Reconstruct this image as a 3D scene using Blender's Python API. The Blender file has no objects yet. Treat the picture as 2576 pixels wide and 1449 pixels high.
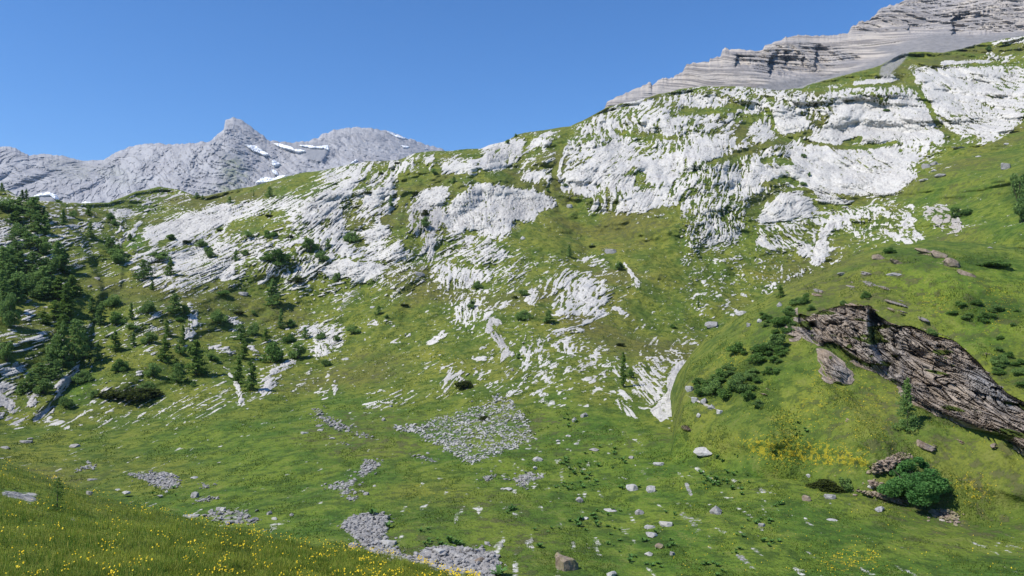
import bpy, math, numpy as np, random
from mathutils import Vector
sc = bpy.context.scene
R_ = math.radians
f32 = np.float32
# ---------------------------------------------------------------- camera, world, sun
W, H, FOC, HOR = 1024.0, 576.0, 788.4, 310.0
cam_d = bpy.data.cameras.new("camera"); cam = bpy.data.objects.new("camera", cam_d)
sc.collection.objects.link(cam); sc.camera = cam
cam_d.sensor_width = 36.0; cam_d.lens = 36.0 * FOC / W
cam_d.clip_start = 0.1; cam_d.clip_end = 30000
PITCH = math.atan((HOR - H / 2) / FOC)
cam.location = (0, 0, 0); cam.rotation_euler = (math.pi / 2 + PITCH, 0, 0)
SUN = Vector((-0.62, -0.30, 0.86)).normalized()
wd = bpy.data.worlds.new("World"); sc.world = wd; wd.use_nodes = True
wn = wd.node_tree; bg = wn.nodes['Background']
sky = wn.nodes.new('ShaderNodeTexSky'); sky.sky_type = 'NISHITA'; sky.sun_disc = False
sky.sun_elevation = math.asin(SUN.z); sky.sun_rotation = math.atan2(SUN.x, SUN.y)
sky.altitude = 2600; sky.air_density = 1.15; sky.dust_density = 0.0; sky.ozone_density = 6.0
hs = wn.nodes.new('ShaderNodeHueSaturation'); hs.inputs['Saturation'].default_value = 1.18; hs.inputs['Hue'].default_value = .504
wn.links.new(sky.outputs[0], hs.inputs['Color']); wn.links.new(hs.outputs[0], bg.inputs[0]); bg.inputs[1].default_value = 0.128
sl = bpy.data.lights.new("sun", 'SUN'); sun = bpy.data.objects.new("sun", sl)
sc.collection.objects.link(sun); sl.energy = 4.6; sl.angle = R_(0.5); sl.color = (1, 0.955, 0.88)
sun.rotation_euler = SUN.to_track_quat('Z', 'Y').to_euler()
sc.view_settings.view_transform = 'Standard'; sc.view_settings.look = 'None'
sc.view_settings.exposure = 0.42; sc.view_settings.gamma = 1.0; sc.view_settings.use_curve_mapping = False
sc.cycles.max_bounces = 4; sc.cycles.diffuse_bounces = 3; sc.cycles.transparent_max_bounces = 4
# ---------------------------------------------------------------- ray helper (image pixel + depth -> world point)
cp, sp = math.cos(PITCH), math.sin(PITCH)
def ray(u, v):
    x = (np.asarray(u, float) - W / 2) / FOC; y = (H / 2 - np.asarray(v, float)) / FOC
    fy = cp - y * sp; fz = sp + y * cp
    return x / fy, fz / fy
# ---------------------------------------------------------------- noise
rs = np.random.RandomState(7)
PERM = np.concatenate([rs.permutation(1024)] * 2).astype(np.int32)
ang = rs.rand(1024) * 2 * np.pi
GX, GY = np.cos(ang).astype(f32), np.sin(ang).astype(f32)
def pn(x, y, seed=0):
    x = np.asarray(x, f32) + f32(seed * 17.31 + 500); y = np.asarray(y, f32) + f32(seed * 9.77 + 500)
    xi = np.floor(x).astype(np.int32); yi = np.floor(y).astype(np.int32)
    xf = (x - xi).astype(f32); yf = (y - yi).astype(f32)
    u = xf * xf * xf * (xf * (xf * 6 - 15) + 10); v = yf * yf * yf * (yf * (yf * 6 - 15) + 10)
    a = PERM[xi & 1023]; b = PERM[(xi + 1) & 1023]; y0 = yi & 1023; y1 = (yi + 1) & 1023
    h00 = PERM[(a + y0) & 1023]; h10 = PERM[(b + y0) & 1023]; h01 = PERM[(a + y1) & 1023]; h11 = PERM[(b + y1) & 1023]
    n00 = GX[h00] * xf + GY[h00] * yf; n10 = GX[h10] * (xf - 1) + GY[h10] * yf
    n01 = GX[h01] * xf + GY[h01] * (yf - 1); n11 = GX[h11] * (xf - 1) + GY[h11] * (yf - 1)
    r0 = n00 + u * (n10 - n00); r1 = n01 + u * (n11 - n01)
    return (r0 + v * (r1 - r0)) * 1.6
def fbm(x, y, o=4, seed=0, g=0.5):
    s = 0; a = 1.0; t = 0
    for i in range(o):
        s = s + a * pn(x * 2 ** i, y * 2 ** i, seed + i * 3); t += a; a *= g
    return s / t
def ridged(x, y, o=4, seed=0, g=0.5):
    s = 0; a = 1.0; t = 0
    for i in range(o):
        s = s + a * (1 - np.abs(pn(x * 2 ** i, y * 2 ** i, seed + i * 3)) * 1.6); t += a; a *= g
    return s / t
def worley(x, y, seed=0):
    x = np.asarray(x, f32) + 500 + seed * 13; y = np.asarray(y, f32) + 500 + seed * 7; xi = np.floor(x).astype(int); yi = np.floor(y).astype(int)
    f1 = np.full(x.shape, 9., f32); f2 = f1.copy(); cid = np.zeros(x.shape, int)
    for i in (-1, 0, 1):
        for j in (-1, 0, 1):
            h = PERM[(PERM[(xi + i) & 1023] + yi + j) & 1023]; d = (xi + i + .5 + .48 * GX[h] - x) ** 2 + (yi + j + .5 + .48 * GY[h] - y) ** 2
            n = d < f1; f2 = np.where(n, f1, np.minimum(f2, d)); f1 = np.where(n, d, f1); cid = np.where(n, h, cid)
    return np.sqrt(f1), np.sqrt(f2) - np.sqrt(f1), cid
def sst(a, b, x):
    t = np.clip((x - a) / (b - a), 0, 1); return t * t * (3 - 2 * t)
def unif(n):
    z = (n - n.mean()) / (n.std() + 1e-6); return 1 / (1 + np.exp(-1.7 * z))
# ---------------------------------------------------------------- traced regions: zoom window -> picture coordinates
K_ = 2576 / 1280 * 3.75
OFF = {1: (0, 400), 2: (1280, 400), 3: (2560, 0), 4: (2560, 640), 5: (0, 1000), 6: (1280, 1000), 7: (2560, 1200),
       11: (0, 1440), 12: (1280, 1440), 13: (2560, 1440)}
def T(r, pts):
    if r == 0: return [(float(a), float(b)) for a, b in pts]
    ox, oy = OFF[r]; return [(a / K_ + ox / 3.75, b / K_ + oy / 3.75) for a, b in pts]
def pp(s):
    q = [float(t) for t in s.replace(',', ' ').split()]; return list(zip(q[0::2], q[1::2]))
# paint grids, 1 px cells
PU0, PV0, PW, PH = -150, -60, 1330, 780
def box1(a, r, ax):
    c = np.cumsum(np.pad(a, [(r + 1, r) if i == ax else (0, 0) for i in (0, 1)], mode='edge'), axis=ax)
    n = a.shape[ax]
    return (np.take(c, range(2 * r + 1, 2 * r + 1 + n), ax) - np.take(c, range(0, n), ax)) / (2 * r + 1)
def blur(a, r):
    r = int(round(r))
    if r < 1: return a
    for _ in range(2): a = box1(box1(a, r, 0), r, 1)
    return a
class Paint:
    def __init__(s, v=0.0): s.a = np.full((PH, PW), float(v))
    def _apply(s, m, val, x0, y0):
        sub = s.a[y0:y0 + m.shape[0], x0:x0 + m.shape[1]]
        sub += (val - sub) * m
    def poly(s, pts, val, feather=3):
        m, x0, y0 = pmask(pts, feather); s._apply(m, val, x0, y0)
    def line(s, pts, w, val, feather=2):
        m, x0, y0 = lmask(pts, w, feather); s._apply(m, val, x0, y0)
    def at(s, u, v):
        x = np.clip(u - PU0, 0, PW - 1.01); y = np.clip(v - PV0, 0, PH - 1.01)
        xi = x.astype(int); yi = y.astype(int); fx = x - xi; fy = y - yi; A = s.a
        return ((A[yi, xi] * (1 - fx) + A[yi, xi + 1] * fx) * (1 - fy) + (A[yi + 1, xi] * (1 - fx) + A[yi + 1, xi + 1] * fx) * fy).astype(f32)
def bbox(pts, m):
    xs = [p[0] for p in pts]; ys = [p[1] for p in pts]
    x0 = int(max(PU0, min(xs) - m)) - PU0; x1 = int(min(PU0 + PW, max(xs) + m + 1)) - PU0
    y0 = int(max(PV0, min(ys) - m)) - PV0; y1 = int(min(PV0 + PH, max(ys) + m + 1)) - PV0
    return x0, x1, y0, y1
def inpoly(pts, gx, gy):
    ins = np.zeros(gx.shape, bool); n = len(pts)
    for i in range(n):
        xa, ya = pts[i]; xb, yb = pts[(i + 1) % n]
        if ya == yb: continue
        c = ((ya > gy) != (yb > gy)) & (gx < (xb - xa) * (gy - ya) / (yb - ya) + xa)
        ins ^= c
    return ins
def pmask(pts, feather):
    x0, x1, y0, y1 = bbox(pts, feather * 3 + 2)
    gx, gy = np.meshgrid(np.arange(x0, x1) + PU0 + .01, np.arange(y0, y1) + PV0 + .01)
    return blur(inpoly(pts, gx, gy).astype(float), feather), x0, y0
def segdist(pts, gx, gy):
    d = np.full(gx.shape, 1e9)
    for (xa, ya), (xb, yb) in zip(pts[:-1], pts[1:]):
        L = (xb - xa) ** 2 + (yb - ya) ** 2 + 1e-9
        t = np.clip(((gx - xa) * (xb - xa) + (gy - ya) * (yb - ya)) / L, 0, 1)
        d = np.minimum(d, np.hypot(gx - xa - t * (xb - xa), gy - ya - t * (yb - ya)))
    return d
def lmask(pts, w, feather):
    x0, x1, y0, y1 = bbox(pts, w + feather * 2 + 2)
    gx, gy = np.meshgrid(np.arange(x0, x1) + PU0, np.arange(y0, y1) + PV0)
    return 1 - sst(w / 2 - feather * .5, w / 2 + feather, segdist(pts, gx, gy)), x0, y0
# ---------------------------------------------------------------- thin-plate depth from control points
class Depth:
    def __init__(s, pts):
        P = np.array(pts, float); s.p = P[:, :2] / 100; n = len(P)
        d = 1 / P[:, 2]
        A = np.zeros((n + 3, n + 3)); A[:n, :n] = s.phi(s.p[:, None, :] - s.p[None, :, :]) + np.eye(n) * 0.002
        A[:n, n] = 1; A[:n, n + 1:] = s.p; A[n, :n] = 1; A[n + 1:, :n] = s.p.T
        s.w = np.linalg.solve(A, np.concatenate([d, [0, 0, 0]])); s.lo = d.min() * .7; s.hi = d.max() * 1.3
    @staticmethod
    def phi(d):
        r2 = (d ** 2).sum(-1) + 1e-12; return r2 * np.log(r2) * .5
    def __call__(s, u, v):
        u = np.asarray(u, float) / 100; v = np.asarray(v, float) / 100; n = len(s.p)
        o = s.w[n] + s.w[n + 1] * u + s.w[n + 2] * v
        for i in range(n):
            r2 = (u - s.p[i, 0]) ** 2 + (v - s.p[i, 1]) ** 2 + 1e-12
            o = o + s.w[i] * r2 * np.log(r2) * .5
        return 1 / np.clip(o, s.lo, s.hi)
# ---------------------------------------------------------------- mesh helpers
def tag(o, label=None, cat=None, group=None, kind=None):
    if label: o['label'] = label
    if cat: o['category'] = cat
    if group: o['group'] = group
    if kind: o['kind'] = kind
    return o
def mesh(name, V, F, mat=None, smooth=False, quads=None):
    """V (n,3); F (m,k) int array"""
    me = bpy.data.meshes.new(name); V = np.asarray(V, f32); F = np.asarray(F, np.int32); k = F.shape[1]
    me.vertices.add(len(V)); me.vertices.foreach_set('co', V.ravel())
    me.loops.add(F.size); me.loops.foreach_set('vertex_index', F.ravel())
    me.polygons.add(len(F)); me.polygons.foreach_set('loop_start', np.arange(0, F.size, k, dtype=np.int32))
    me.polygons.foreach_set('loop_total', np.full(len(F), k, np.int32))
    me.polygons.foreach_set('use_smooth', np.full(len(F), smooth, bool))
    me.update(calc_edges=True)
    if mat: me.materials.append(mat)
    return me
def obj(name, me, parent=None, loc=None):
    o = bpy.data.objects.new(name, me); sc.collection.objects.link(o)
    if parent: o.parent = parent
    if loc is not None: o.location = loc
    return o
def attr(me, name, cols):
    a = me.attributes.new(name, 'FLOAT_COLOR', 'POINT'); n = len(me.vertices)
    arr = np.ones((n, 4), f32)
    for i, c in enumerate(cols): arr[:, i] = np.asarray(c, f32).ravel()
    a.data.foreach_set('color', arr.ravel())
class Sheet:
    """terrain surface given by distance along each bearing; columns are bearings, rows run down from the skyline"""
    def __init__(s, top, vbot, u0, u1, du, dv, depth, rnd=0, rw=6, topn=None):
        s.u = np.arange(u0, u1, du); tx, ty = zip(*top)
        s.vt = np.interp(s.u, tx, ty)
        if topn: s.vt = s.vt + topn(s.u)
        nr = int((vbot - s.vt.min()) / dv); s.t = np.linspace(0, 1, nr); s.vbot = vbot
        kk = max(1, int(14 / du)); s.vs = np.convolve(np.pad(s.vt, kk, mode='edge'), np.ones(2 * kk + 1) / (2 * kk + 1), mode='valid')
        s.dd = np.clip(s.vt - s.vs, -11, 11); s.vs = s.vt - s.dd
        s.U = np.repeat(s.u[None, :], nr, 0); hh = vbot - s.vs[None, :]; s.V = s.vs[None, :] + s.t[:, None] * hh + s.dd[None, :] * np.exp(-s.t[:, None] * hh / 13)
        s.Y0 = depth(s.U, s.V)
        if rnd: s.Y0 = s.Y0 + rnd * np.exp(-(s.V - s.vt[None, :]) / rw)
        s.Y = s.Y0
        s.rx, s.rz = ray(s.U, s.V)
        s.X = (s.rx * s.Y0).astype(f32); s.Z = (s.rz * s.Y0).astype(f32); s.S = (s.Z + .10 * s.Y0).astype(f32)
    def finish(s, name, mat, attrs, back=((6, 2), (30, 12), (90, 60))):
        X, Y, Z = s.rx * s.Y, s.Y, s.rz * s.Y
        rows = []
        sc_ = np.median(s.Y0[0]) / 100
        for b, d in reversed(back): rows.append(np.stack([X[0], Y[0] + b * sc_, Z[0] - d * sc_], -1))
        G = np.concatenate([np.array(rows), np.stack([X, Y, Z], -1)], 0)
        nb = len(back); nr, nc = G.shape[:2]
        idx = np.arange(nr * nc).reshape(nr, nc)
        F = np.stack([idx[1:, :-1], idx[1:, 1:], idx[:-1, 1:], idx[:-1, :-1]], -1).reshape(-1, 4)
        me = mesh(name, G.reshape(-1, 3), F, mat, True)
        for an, cols in attrs.items():
            attr(me, an, [np.concatenate([np.repeat(np.asarray(c, f32)[:1], nb, 0), c], 0) for c in cols])
        s.ob = obj(name, me); return s.ob
    def sampY(s, u, v):
        u = np.asarray(u, float); v = np.asarray(v, float)
        i = np.clip(np.round((u - s.u[0]) / (s.u[1] - s.u[0])).astype(int), 0, len(s.u) - 1)
        hh = s.vbot - s.vs[i]; t = np.clip((v - s.vs[i]) / hh, -.5, 1.5)
        for _ in range(8): t = (v - s.vs[i] - s.dd[i] * np.exp(-np.clip(t, 0, 2) * hh / 13)) / hh
        t = np.where(v < s.vt[i] - .5, -1, np.where((t < 0) & (t > -.05), 0, t)); j = np.round(t * (len(s.t) - 1)).astype(int)
        ok = (j >= 0) & (j < len(s.t)); j = np.clip(j, 0, len(s.t) - 1)
        return np.where(ok, s.Y[j, i], 1e9)
# ---------------------------------------------------------------- materials
def newmat(name):
    m = bpy.data.materials.new(name); m.use_nodes = True; nt = m.node_tree; nt.nodes.clear(); return m, nt
class N:
    def __init__(s, nt): s.nt = nt
    def n(s, t, **k):
        x = s.nt.nodes.new(t)
        for a, b in k.items(): setattr(x, a, b)
        return x
    def l(s, a, b): s.nt.links.new(a, b)
    def put(s, sock, v):
        if isinstance(v, bpy.types.NodeSocket): s.l(v, sock)
        else: sock.default_value = v
    def math(s, op, a, b=0.0, c=None, clamp=False):
        x = s.n('ShaderNodeMath', operation=op, use_clamp=clamp); s.put(x.inputs[0], a); s.put(x.inputs[1], b)
        if c is not None: s.put(x.inputs[2], c)
        return x.outputs[0]
    def ramp(s, v, a, b):
        x = s.n('ShaderNodeMapRange', interpolation_type='SMOOTHSTEP'); s.put(x.inputs[0], v); x.inputs[1].default_value = a; x.inputs[2].default_value = b
        return x.outputs[0]
    def mix(s, f, a, b, mode='MIX'):
        x = s.n('ShaderNodeMix', data_type='RGBA', blend_type=mode); s.put(x.inputs[0], f)
        for k, v in ((6, a), (7, b)):
            if isinstance(v, tuple): v = (*v, 1.0)
            s.put(x.inputs[k], v)
        return x.outputs[2]
    def noise(s, vec, scale, detail=3, rough=.55, sx=None):
        if sx:
            for kk, vv in (('Rotation', sx[1]), ('Scale', sx[0])):
                m = s.n('ShaderNodeMapping'); s.l(vec, m.inputs[0]); m.inputs[kk].default_value = vv; vec = m.outputs[0]
        x = s.n('ShaderNodeTexNoise'); s.l(vec, x.inputs['Vector']); x.inputs['Scale'].default_value = scale
        x.inputs['Detail'].default_value = detail; x.inputs['Roughness'].default_value = rough
        return x.outputs[0]
    def out(s, col, rough=.9, height=None, dist=.1, strength=1.0, trans=None, spec=.15):
        b = s.n('ShaderNodeBsdfPrincipled'); s.put(b.inputs['Base Color'], (*col, 1) if isinstance(col, tuple) else col)
        s.put(b.inputs['Roughness'], rough); b.inputs['Specular IOR Level'].default_value = spec
        if height is not None:
            bu = s.n('ShaderNodeBump'); bu.inputs['Strength'].default_value = strength; bu.inputs['Distance'].default_value = dist
            s.l(height, bu.inputs['Height']); s.l(bu.outputs[0], b.inputs['Normal'])
        o = s.n('ShaderNodeOutputMaterial'); res = b.outputs[0]
        if trans:
            t = s.n('ShaderNodeBsdfTranslucent'); s.put(t.inputs[0], (*col, 1) if isinstance(col, tuple) else col)
            mx = s.n('ShaderNodeMixShader'); mx.inputs[0].default_value = trans; s.l(res, mx.inputs[1]); s.l(t.outputs[0], mx.inputs[2]); res = mx.outputs[0]
        s.l(res, o.inputs[0])
def terrain_mat():
    m, nt = newmat('alpine_ground'); q = N(nt)
    tc = q.n('ShaderNodeTexCoord').outputs['Object']
    a1 = q.n('ShaderNodeAttribute', attribute_name='mask'); a2 = q.n('ShaderNodeAttribute', attribute_name='tone')
    s1 = q.n('ShaderNodeSeparateColor'); q.l(a1.outputs['Color'], s1.inputs[0])
    s2 = q.n('ShaderNodeSeparateColor'); q.l(a2.outputs['Color'], s2.inputs[0])
    rk, dry, yel = s1.outputs; brn, scr, shr = s2.outputs
    nf = q.noise(tc, 1.3, 4, .65); nm = q.noise(tc, .12, 4, .6); nl = q.noise(tc, .03, 3, .5); ng = q.noise(tc, 3.2, 3, .7)
    rmask = q.ramp(q.math('ADD', rk, q.math('MULTIPLY', q.math('SUBTRACT', nf, .5), .35)), -.02, .05)
    # rock
    lime = q.mix(q.ramp(nf, .30, .66), (.415, .40, .37), (.56, .54, .495))
    lime = q.mix(q.math('MULTIPLY', q.ramp(nm, .52, .68), .5), lime, (.37, .365, .37))
    lime = q.mix(q.math('MULTIPLY', a1.outputs['Alpha'], .8), lime, q.mix(q.ramp(nf, .35, .65), (.20, .19, .19), (.36, .345, .33)))
    stain = q.noise(tc, 1.0, 3, .6, sx=((.5, .5, .05), (0, 0, 0)))
    lime = q.mix(q.math('MULTIPLY', q.ramp(stain, .58, .75), .35), lime, (.36, .31, .26))
    br = q.mix(q.ramp(nf, .35, .65), (.13, .095, .07), (.30, .235, .18))
    br = q.mix(q.ramp(nm, .5, .62), br, (.21, .195, .185))
    gry = q.mix(q.ramp(ng, .35, .65), (.15, .145, .14), (.33, .32, .31))
    rock = q.mix(brn, lime, br)
    # grass
    g = q.mix(q.ramp(nm, .38, .62), (.060, .122, .015), (.118, .175, .020))
    d = q.mix(q.ramp(nm, .35, .6), (.118, .135, .025), (.190, .175, .032))
    d = q.mix(q.math('MULTIPLY', q.ramp(nl, .5, .66), .6), d, (.105, .075, .03))
    gr = q.mix(q.math('ADD', dry, q.math('MULTIPLY', q.math('SUBTRACT', nl, .5), .9), clamp=True), g, d)
    n5 = q.noise(tc, .55, 4, .7)
    gr = q.mix(q.math('MULTIPLY', q.ramp(n5, .47, .60), .72), gr, (.034, .066, .012))
    gr = q.mix(q.math('MULTIPLY', q.ramp(n5, .46, .34), .4), gr, (.17, .175, .05))
    gr = q.mix(q.math('MULTIPLY', q.ramp(n5, .52, .60), q.math('MULTIPLY', q.ramp(nl, .48, .6), .5)), gr, (.12, .10, .05))
    gr = q.mix(q.math('MULTIPLY', q.ramp(ng, .48, .66), .7), gr, q.mix(.5, gr, (.02, .035, .006)))
    gr = q.mix(q.math('MULTIPLY', q.ramp(nf, .55, .8), .5), gr, (.20, .21, .05))
    vo = q.noise(tc, 2.3, 2, .6)
    gr = q.mix(q.math('MULTIPLY', q.ramp(q.math('ADD', vo, q.math('MULTIPLY', yel, .22)), .66, .80), .55), gr, (.36, .30, .02))
    gr = q.mix(shr, gr, q.mix(q.ramp(nf, .4, .65), (.012, .028, .006), (.04, .075, .012)))
    base = q.mix(rmask, gr, rock)
    base = q.mix(q.ramp(q.math('ADD', scr, q.math('ADD', q.math('MULTIPLY', q.math('SUBTRACT', nf, .5), 1.1), q.math('MULTIPLY', q.math('SUBTRACT', ng, .5), 1.0))), .42, .58), base, gry)
    h = q.math('ADD', q.math('MULTIPLY', nf, .6), q.math('MULTIPLY', ng, .35))
    q.out(base, .92, q.math('ADD', h, q.math('MULTIPLY', n5, 1.2)), .45, .8)
    return m
# ================================================================ LAYOUT MAPS (traced from the place, stored on the ground itself)
cov, dry, yel, scr, brn, shr = Paint(.12), Paint(.55), Paint(0), Paint(0), Paint(0), Paint(0)
cos2, sin2 = Paint(1), Paint(0)
DEFANG = 25
cos2.a[:] = math.cos(2 * R_(DEFANG)); sin2.a[:] = math.sin(2 * R_(DEFANG))
def rock(r, s, c, a=None, fe=3, gy=0, dr=None):
    P = T(r, pp(s)); cov.poly(P, c, fe)
    if a is not None: cos2.poly(P, math.cos(2 * R_(a)), 6); sin2.poly(P, math.sin(2 * R_(a)), 6)
def rline(r, s, w, c, a=None, fe=2):
    P = T(r, pp(s)); cov.line(P, w / K_, c, fe)
    if a is not None: cos2.line(P, w / K_ + 4, math.cos(2 * R_(a)), 4); sin2.line(P, w / K_ + 4, math.sin(2 * R_(a)), 4)
# meadow floor free of rock
MEAD = [(-150, 428), (0, 425), (60, 432), (130, 430), (205, 420), (255, 405), (330, 392), (400, 400), (500, 405), (620, 410), (720, 440), (1180, 520), (1180, 720), (-150, 720)]
cov.poly(MEAD, -.12, 6)
dry.poly([(x, y + 4) for x, y in MEAD], .10, 10)
GREEN = [(0, '905,185 940,165 1024,125 1180,80 1180,250 900,245 880,225', .01), (2, '1290,1000 1450,900 1640,760 1870,690 2070,820 2400,900 2576,1000 2576,1449 2300,1449 2200,1300 2050,1180 1700,1100 1300,1100', .02),
 (6, '1950,400 2200,200 2576,100 2576,560 2100,680 1900,520', .05), (2, '130,1340 400,1200 620,1130 700,1180 720,1449 150,1449', .0), (6, '0,150 150,100 700,100 800,400 1050,700 700,760 700,950 0,950 0,600', .03),
 (5, '560,200 900,180 1700,180 2300,100 2560,300 2300,400 1700,350 1400,300 560,350', .04), (1, '600,740 1000,720 1560,680 2100,560 2400,500 2300,640 1700,720 1200,850 700,830', .07)]
for r_, s_g, v_g in GREEN: cov.poly(T(r_, pp(s_g)), v_g, 5)
gry = Paint(0)  # grey rock tone, plus shading painted over the great slab's right part
for r_, s_g, v_g in [(2, '480,920 500,740 560,700 780,760 760,940 640,1000 540,1000', .8), (2, '1100,760 1300,700 1600,680 1660,720 1480,790 1300,870 1200,800', .55), (2, '690,800 740,800 650,1160 600,1110', .8), (1, '860,710 1000,650 1200,610 1350,630 1480,690 1380,720 1100,745', .7),
 (3, '1100,1000 1150,860 1300,960 1500,930 1600,1000 1500,1040 1250,1100', .4), (6, '1040,430 1110,380 1200,430 1300,640 1260,720 1200,700 1100,520', .8), (4, '1820,260 2000,260 2130,420 2080,500 1830,350', .6), (5, '-100,900 300,880 420,1050 250,1180 -100,1180', .8), (4, '250,590 100,640 330,500 460,510 600,470 560,560', .5),
 (6, '760,760 1080,760 1070,900 760,960', .5), (6, '1340,470 1560,540 1620,700 2060,740 2060,880 1880,900 1340,560', .3), (2, '1650,640 1900,640 1880,700 1650,700', .5), (2, '1130,620 1300,600 1500,650 1300,680', .3), (1, '2080,1150 2200,1160 2180,1320 2000,1330', .5)]: gry.poly(T(r_, pp(s_g)), v_g, 4)
# --- left shoulder
rock(0, '-150,180 60,195 330,205 420,190 480,300 330,300 250,290 160,270 90,260 0,290 -150,300', .22, 20, 8)
rock(1, '0,660 60,690 40,730 0,740', .55, 20); rock(1, '0,880 90,900 100,960 30,1030 -300,1060 -300,860', .68, 20)
rock(1, '290,710 650,760 640,830 500,870 350,830', .42, 15); rock(1, '500,1000 620,1000 760,1100 740,1180 600,1130 520,1060', .42, 20)
rock(1, '160,1110 330,1110 330,1170 200,1170', .5, 20); rock(1, '680,850 780,850 800,950 700,930', .6, 60)
rock(1, '820,780 920,830 1000,980 880,1010', .62, -60); rline(1, '1120,770 1060,850 1000,940 900,1040', 26, .85, 60)
rock(1, '840,770 1100,780 1080,860 960,850 860,830', .5, 10)
rock(1, '860,710 1000,650 1200,610 1350,630 1480,690 1380,720 1100,745', .38, 28, 3)
rock(1, '380,760 520,900 620,1080 560,1200 400,1100 330,900', .25, 15, 4)
for s_g in ('-200,930 90,1000 130,1100 60,1160 -200,1180', '200,940 290,950 270,1050 210,1065', '240,1165 300,1060 370,1010 412,1060 380,1125 280,1172', '405,1010 425,870 540,780 610,700 600,810 490,930 430,1010'): rock(5, s_g, .78, 62, 1); gry.poly(T(5, pp(s_g)), .8, 2)
rock(5, '60,1180 160,1120 200,1180 120,1230', .5, 30); rline(5, '380,1160 500,1200', 50, .5, 20)
# --- left slab and broken ground
rock(1, '1060,960 1120,900 1300,850 1500,790 1640,730 1760,720 1750,830 1700,900 1500,950 1300,975 1120,1020', .93, 28, 2)
rock(1, '1030,1070 1300,1000 1600,965 1900,960 2100,1000 2200,1100 2150,1250 1700,1330 1400,1280 1150,1180 950,1140', .56, 20, 4)
rock(1, '950,1140 1040,1280 1100,1350 1390,1370 1400,1300 1200,1230', .55, 25, 3)
rock(1, '1750,740 2000,700 2250,660 2576,560 2576,960 2200,1000 2150,900 1950,780', .62, 35, 3)
rock(1, '2270,700 2400,660 2576,590 2576,800 2400,860 2290,880', .97, 32, 2)
rock(1, '2150,1000 2576,900 2576,1130 2420,1230 2300,1330 2150,1360 2100,1250', .64, 55, 3)
rock(1, '2420,1225 2576,1150 2576,1290 2450,1260', .97, 35, 1)
rock(1, '1690,1360 1700,1250 1740,1160 1790,1180 1760,1300', .75, 68, 2); rock(1, '1950,1180 2100,1200 2080,1280 1960,1340', .62, 75, 2)
rock(1, '1860,770 2150,760 2200,900 2100,960 1900,880', .22, 20, 4); rock(1, '1780,1170 1960,1160 1950,1300 1800,1320', .2, 20, 4)
rock(1, '2400,480 2576,450 2576,620 2450,600', .42, 30); rock(1, '1740,730 2000,700 2020,780 1880,830 1760,860', .6, 28)
# --- central wall
rock(2, '0,430 200,405 560,350 610,350 520,400 480,560 420,700 330,840 170,860 0,830', .52, 45, 4)
rock(2, '150,790 180,700 280,600 330,640 260,750', .93, 50, 2); rock(2, '0,600 90,520 120,560 0,760', .88, 50, 2)
rock(2, '170,830 420,680 480,720 380,810 260,870', .75, 40); rock(2, '620,360 740,360 700,440 640,440', .85, 75, 2)
rock(2, '730,440 800,350 1030,360 1030,480 820,510 730,480', .68, 25); rock(2, '1040,470 1060,310 1230,270 1390,230 1400,280 1330,430 1240,490 1080,500', .92, 78, 2)
rock(2, '1420,260 1500,190 1630,170 1640,230 1560,310 1410,350', .66, 70); rock(2, '1290,380 1600,360 1610,430 1400,400', .5, 20)
rock(2, '1370,480 1610,460 1610,560 1440,570 1380,570', .55, 82); rock(2, '1180,480 1300,470 1320,540 1240,550', .3, 20)
rock(2, '480,920 500,740 560,700 780,760 780,960 700,900 640,1000 540,1000', .66, 72, 3)
rock(2, '760,860 820,770 850,700 950,640 1050,570 1120,600 1350,620 1500,650 1600,700 1640,740 1480,800 1440,870 1300,850 1290,960 1180,990 940,920 890,980 800,960', .985, 84, 2)
rock(2, '560,680 700,600 810,610 820,680 720,730 600,760', .9, 40, 2)
rline(2, '720,800 690,950 610,1100', 46, .95, 76); rline(2, '700,1000 660,1160', 34, .9, 76)
rock(2, '720,930 900,985 1280,1000 1150,1040 900,1050 720,1010', .55, 20); rock(2, '930,980 1000,970 1000,1010 940,1045', .97, 40, 1)
rock(2, '700,1120 830,1040 1150,1050 1290,1130 1240,1155 1100,1190 900,1150 720,1165', .66, 24, 2)
rock(2, '700,1180 850,1200 960,1260 1100,1240 1080,1310 960,1340 830,1385 740,1340 695,1290', .84, 74, 2)
rock(2, '1200,1220 1330,1210 1340,1300 1230,1315', .72, 74, 2); rock(2, '1370,1200 1420,1200 1420,1280 1365,1280', .6, 74, 2)
rock(2, '1100,1150 1300,1150 1500,1200 1490,1330 1100,1300', .2, 30, 4)
rock(2, '1500,1140 1600,1130 1800,1230 1960,1290 2000,1400 1900,1449 1420,1460 1430,1350 1560,1340 1600,1200', .42, 50, 4)
rock(2, '1750,1130 1920,1130 2050,1200 1900,1190', .7, 8, 2); rline(2, '2140,1190 2200,1280 2240,1340', 26, .6, -50)
rock(2, '130,940 300,890 390,930 340,1000 220,1040', .96, 30, 2); rock(2, '0,1000 200,1040 400,1010 560,1090 400,1170 200,1180 0,1150', .62, 28)
rock(2, '-20,1160 200,1180 360,1200 250,1290 120,1330 80,1310 -20,1240', .97, 35, 1)
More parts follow.
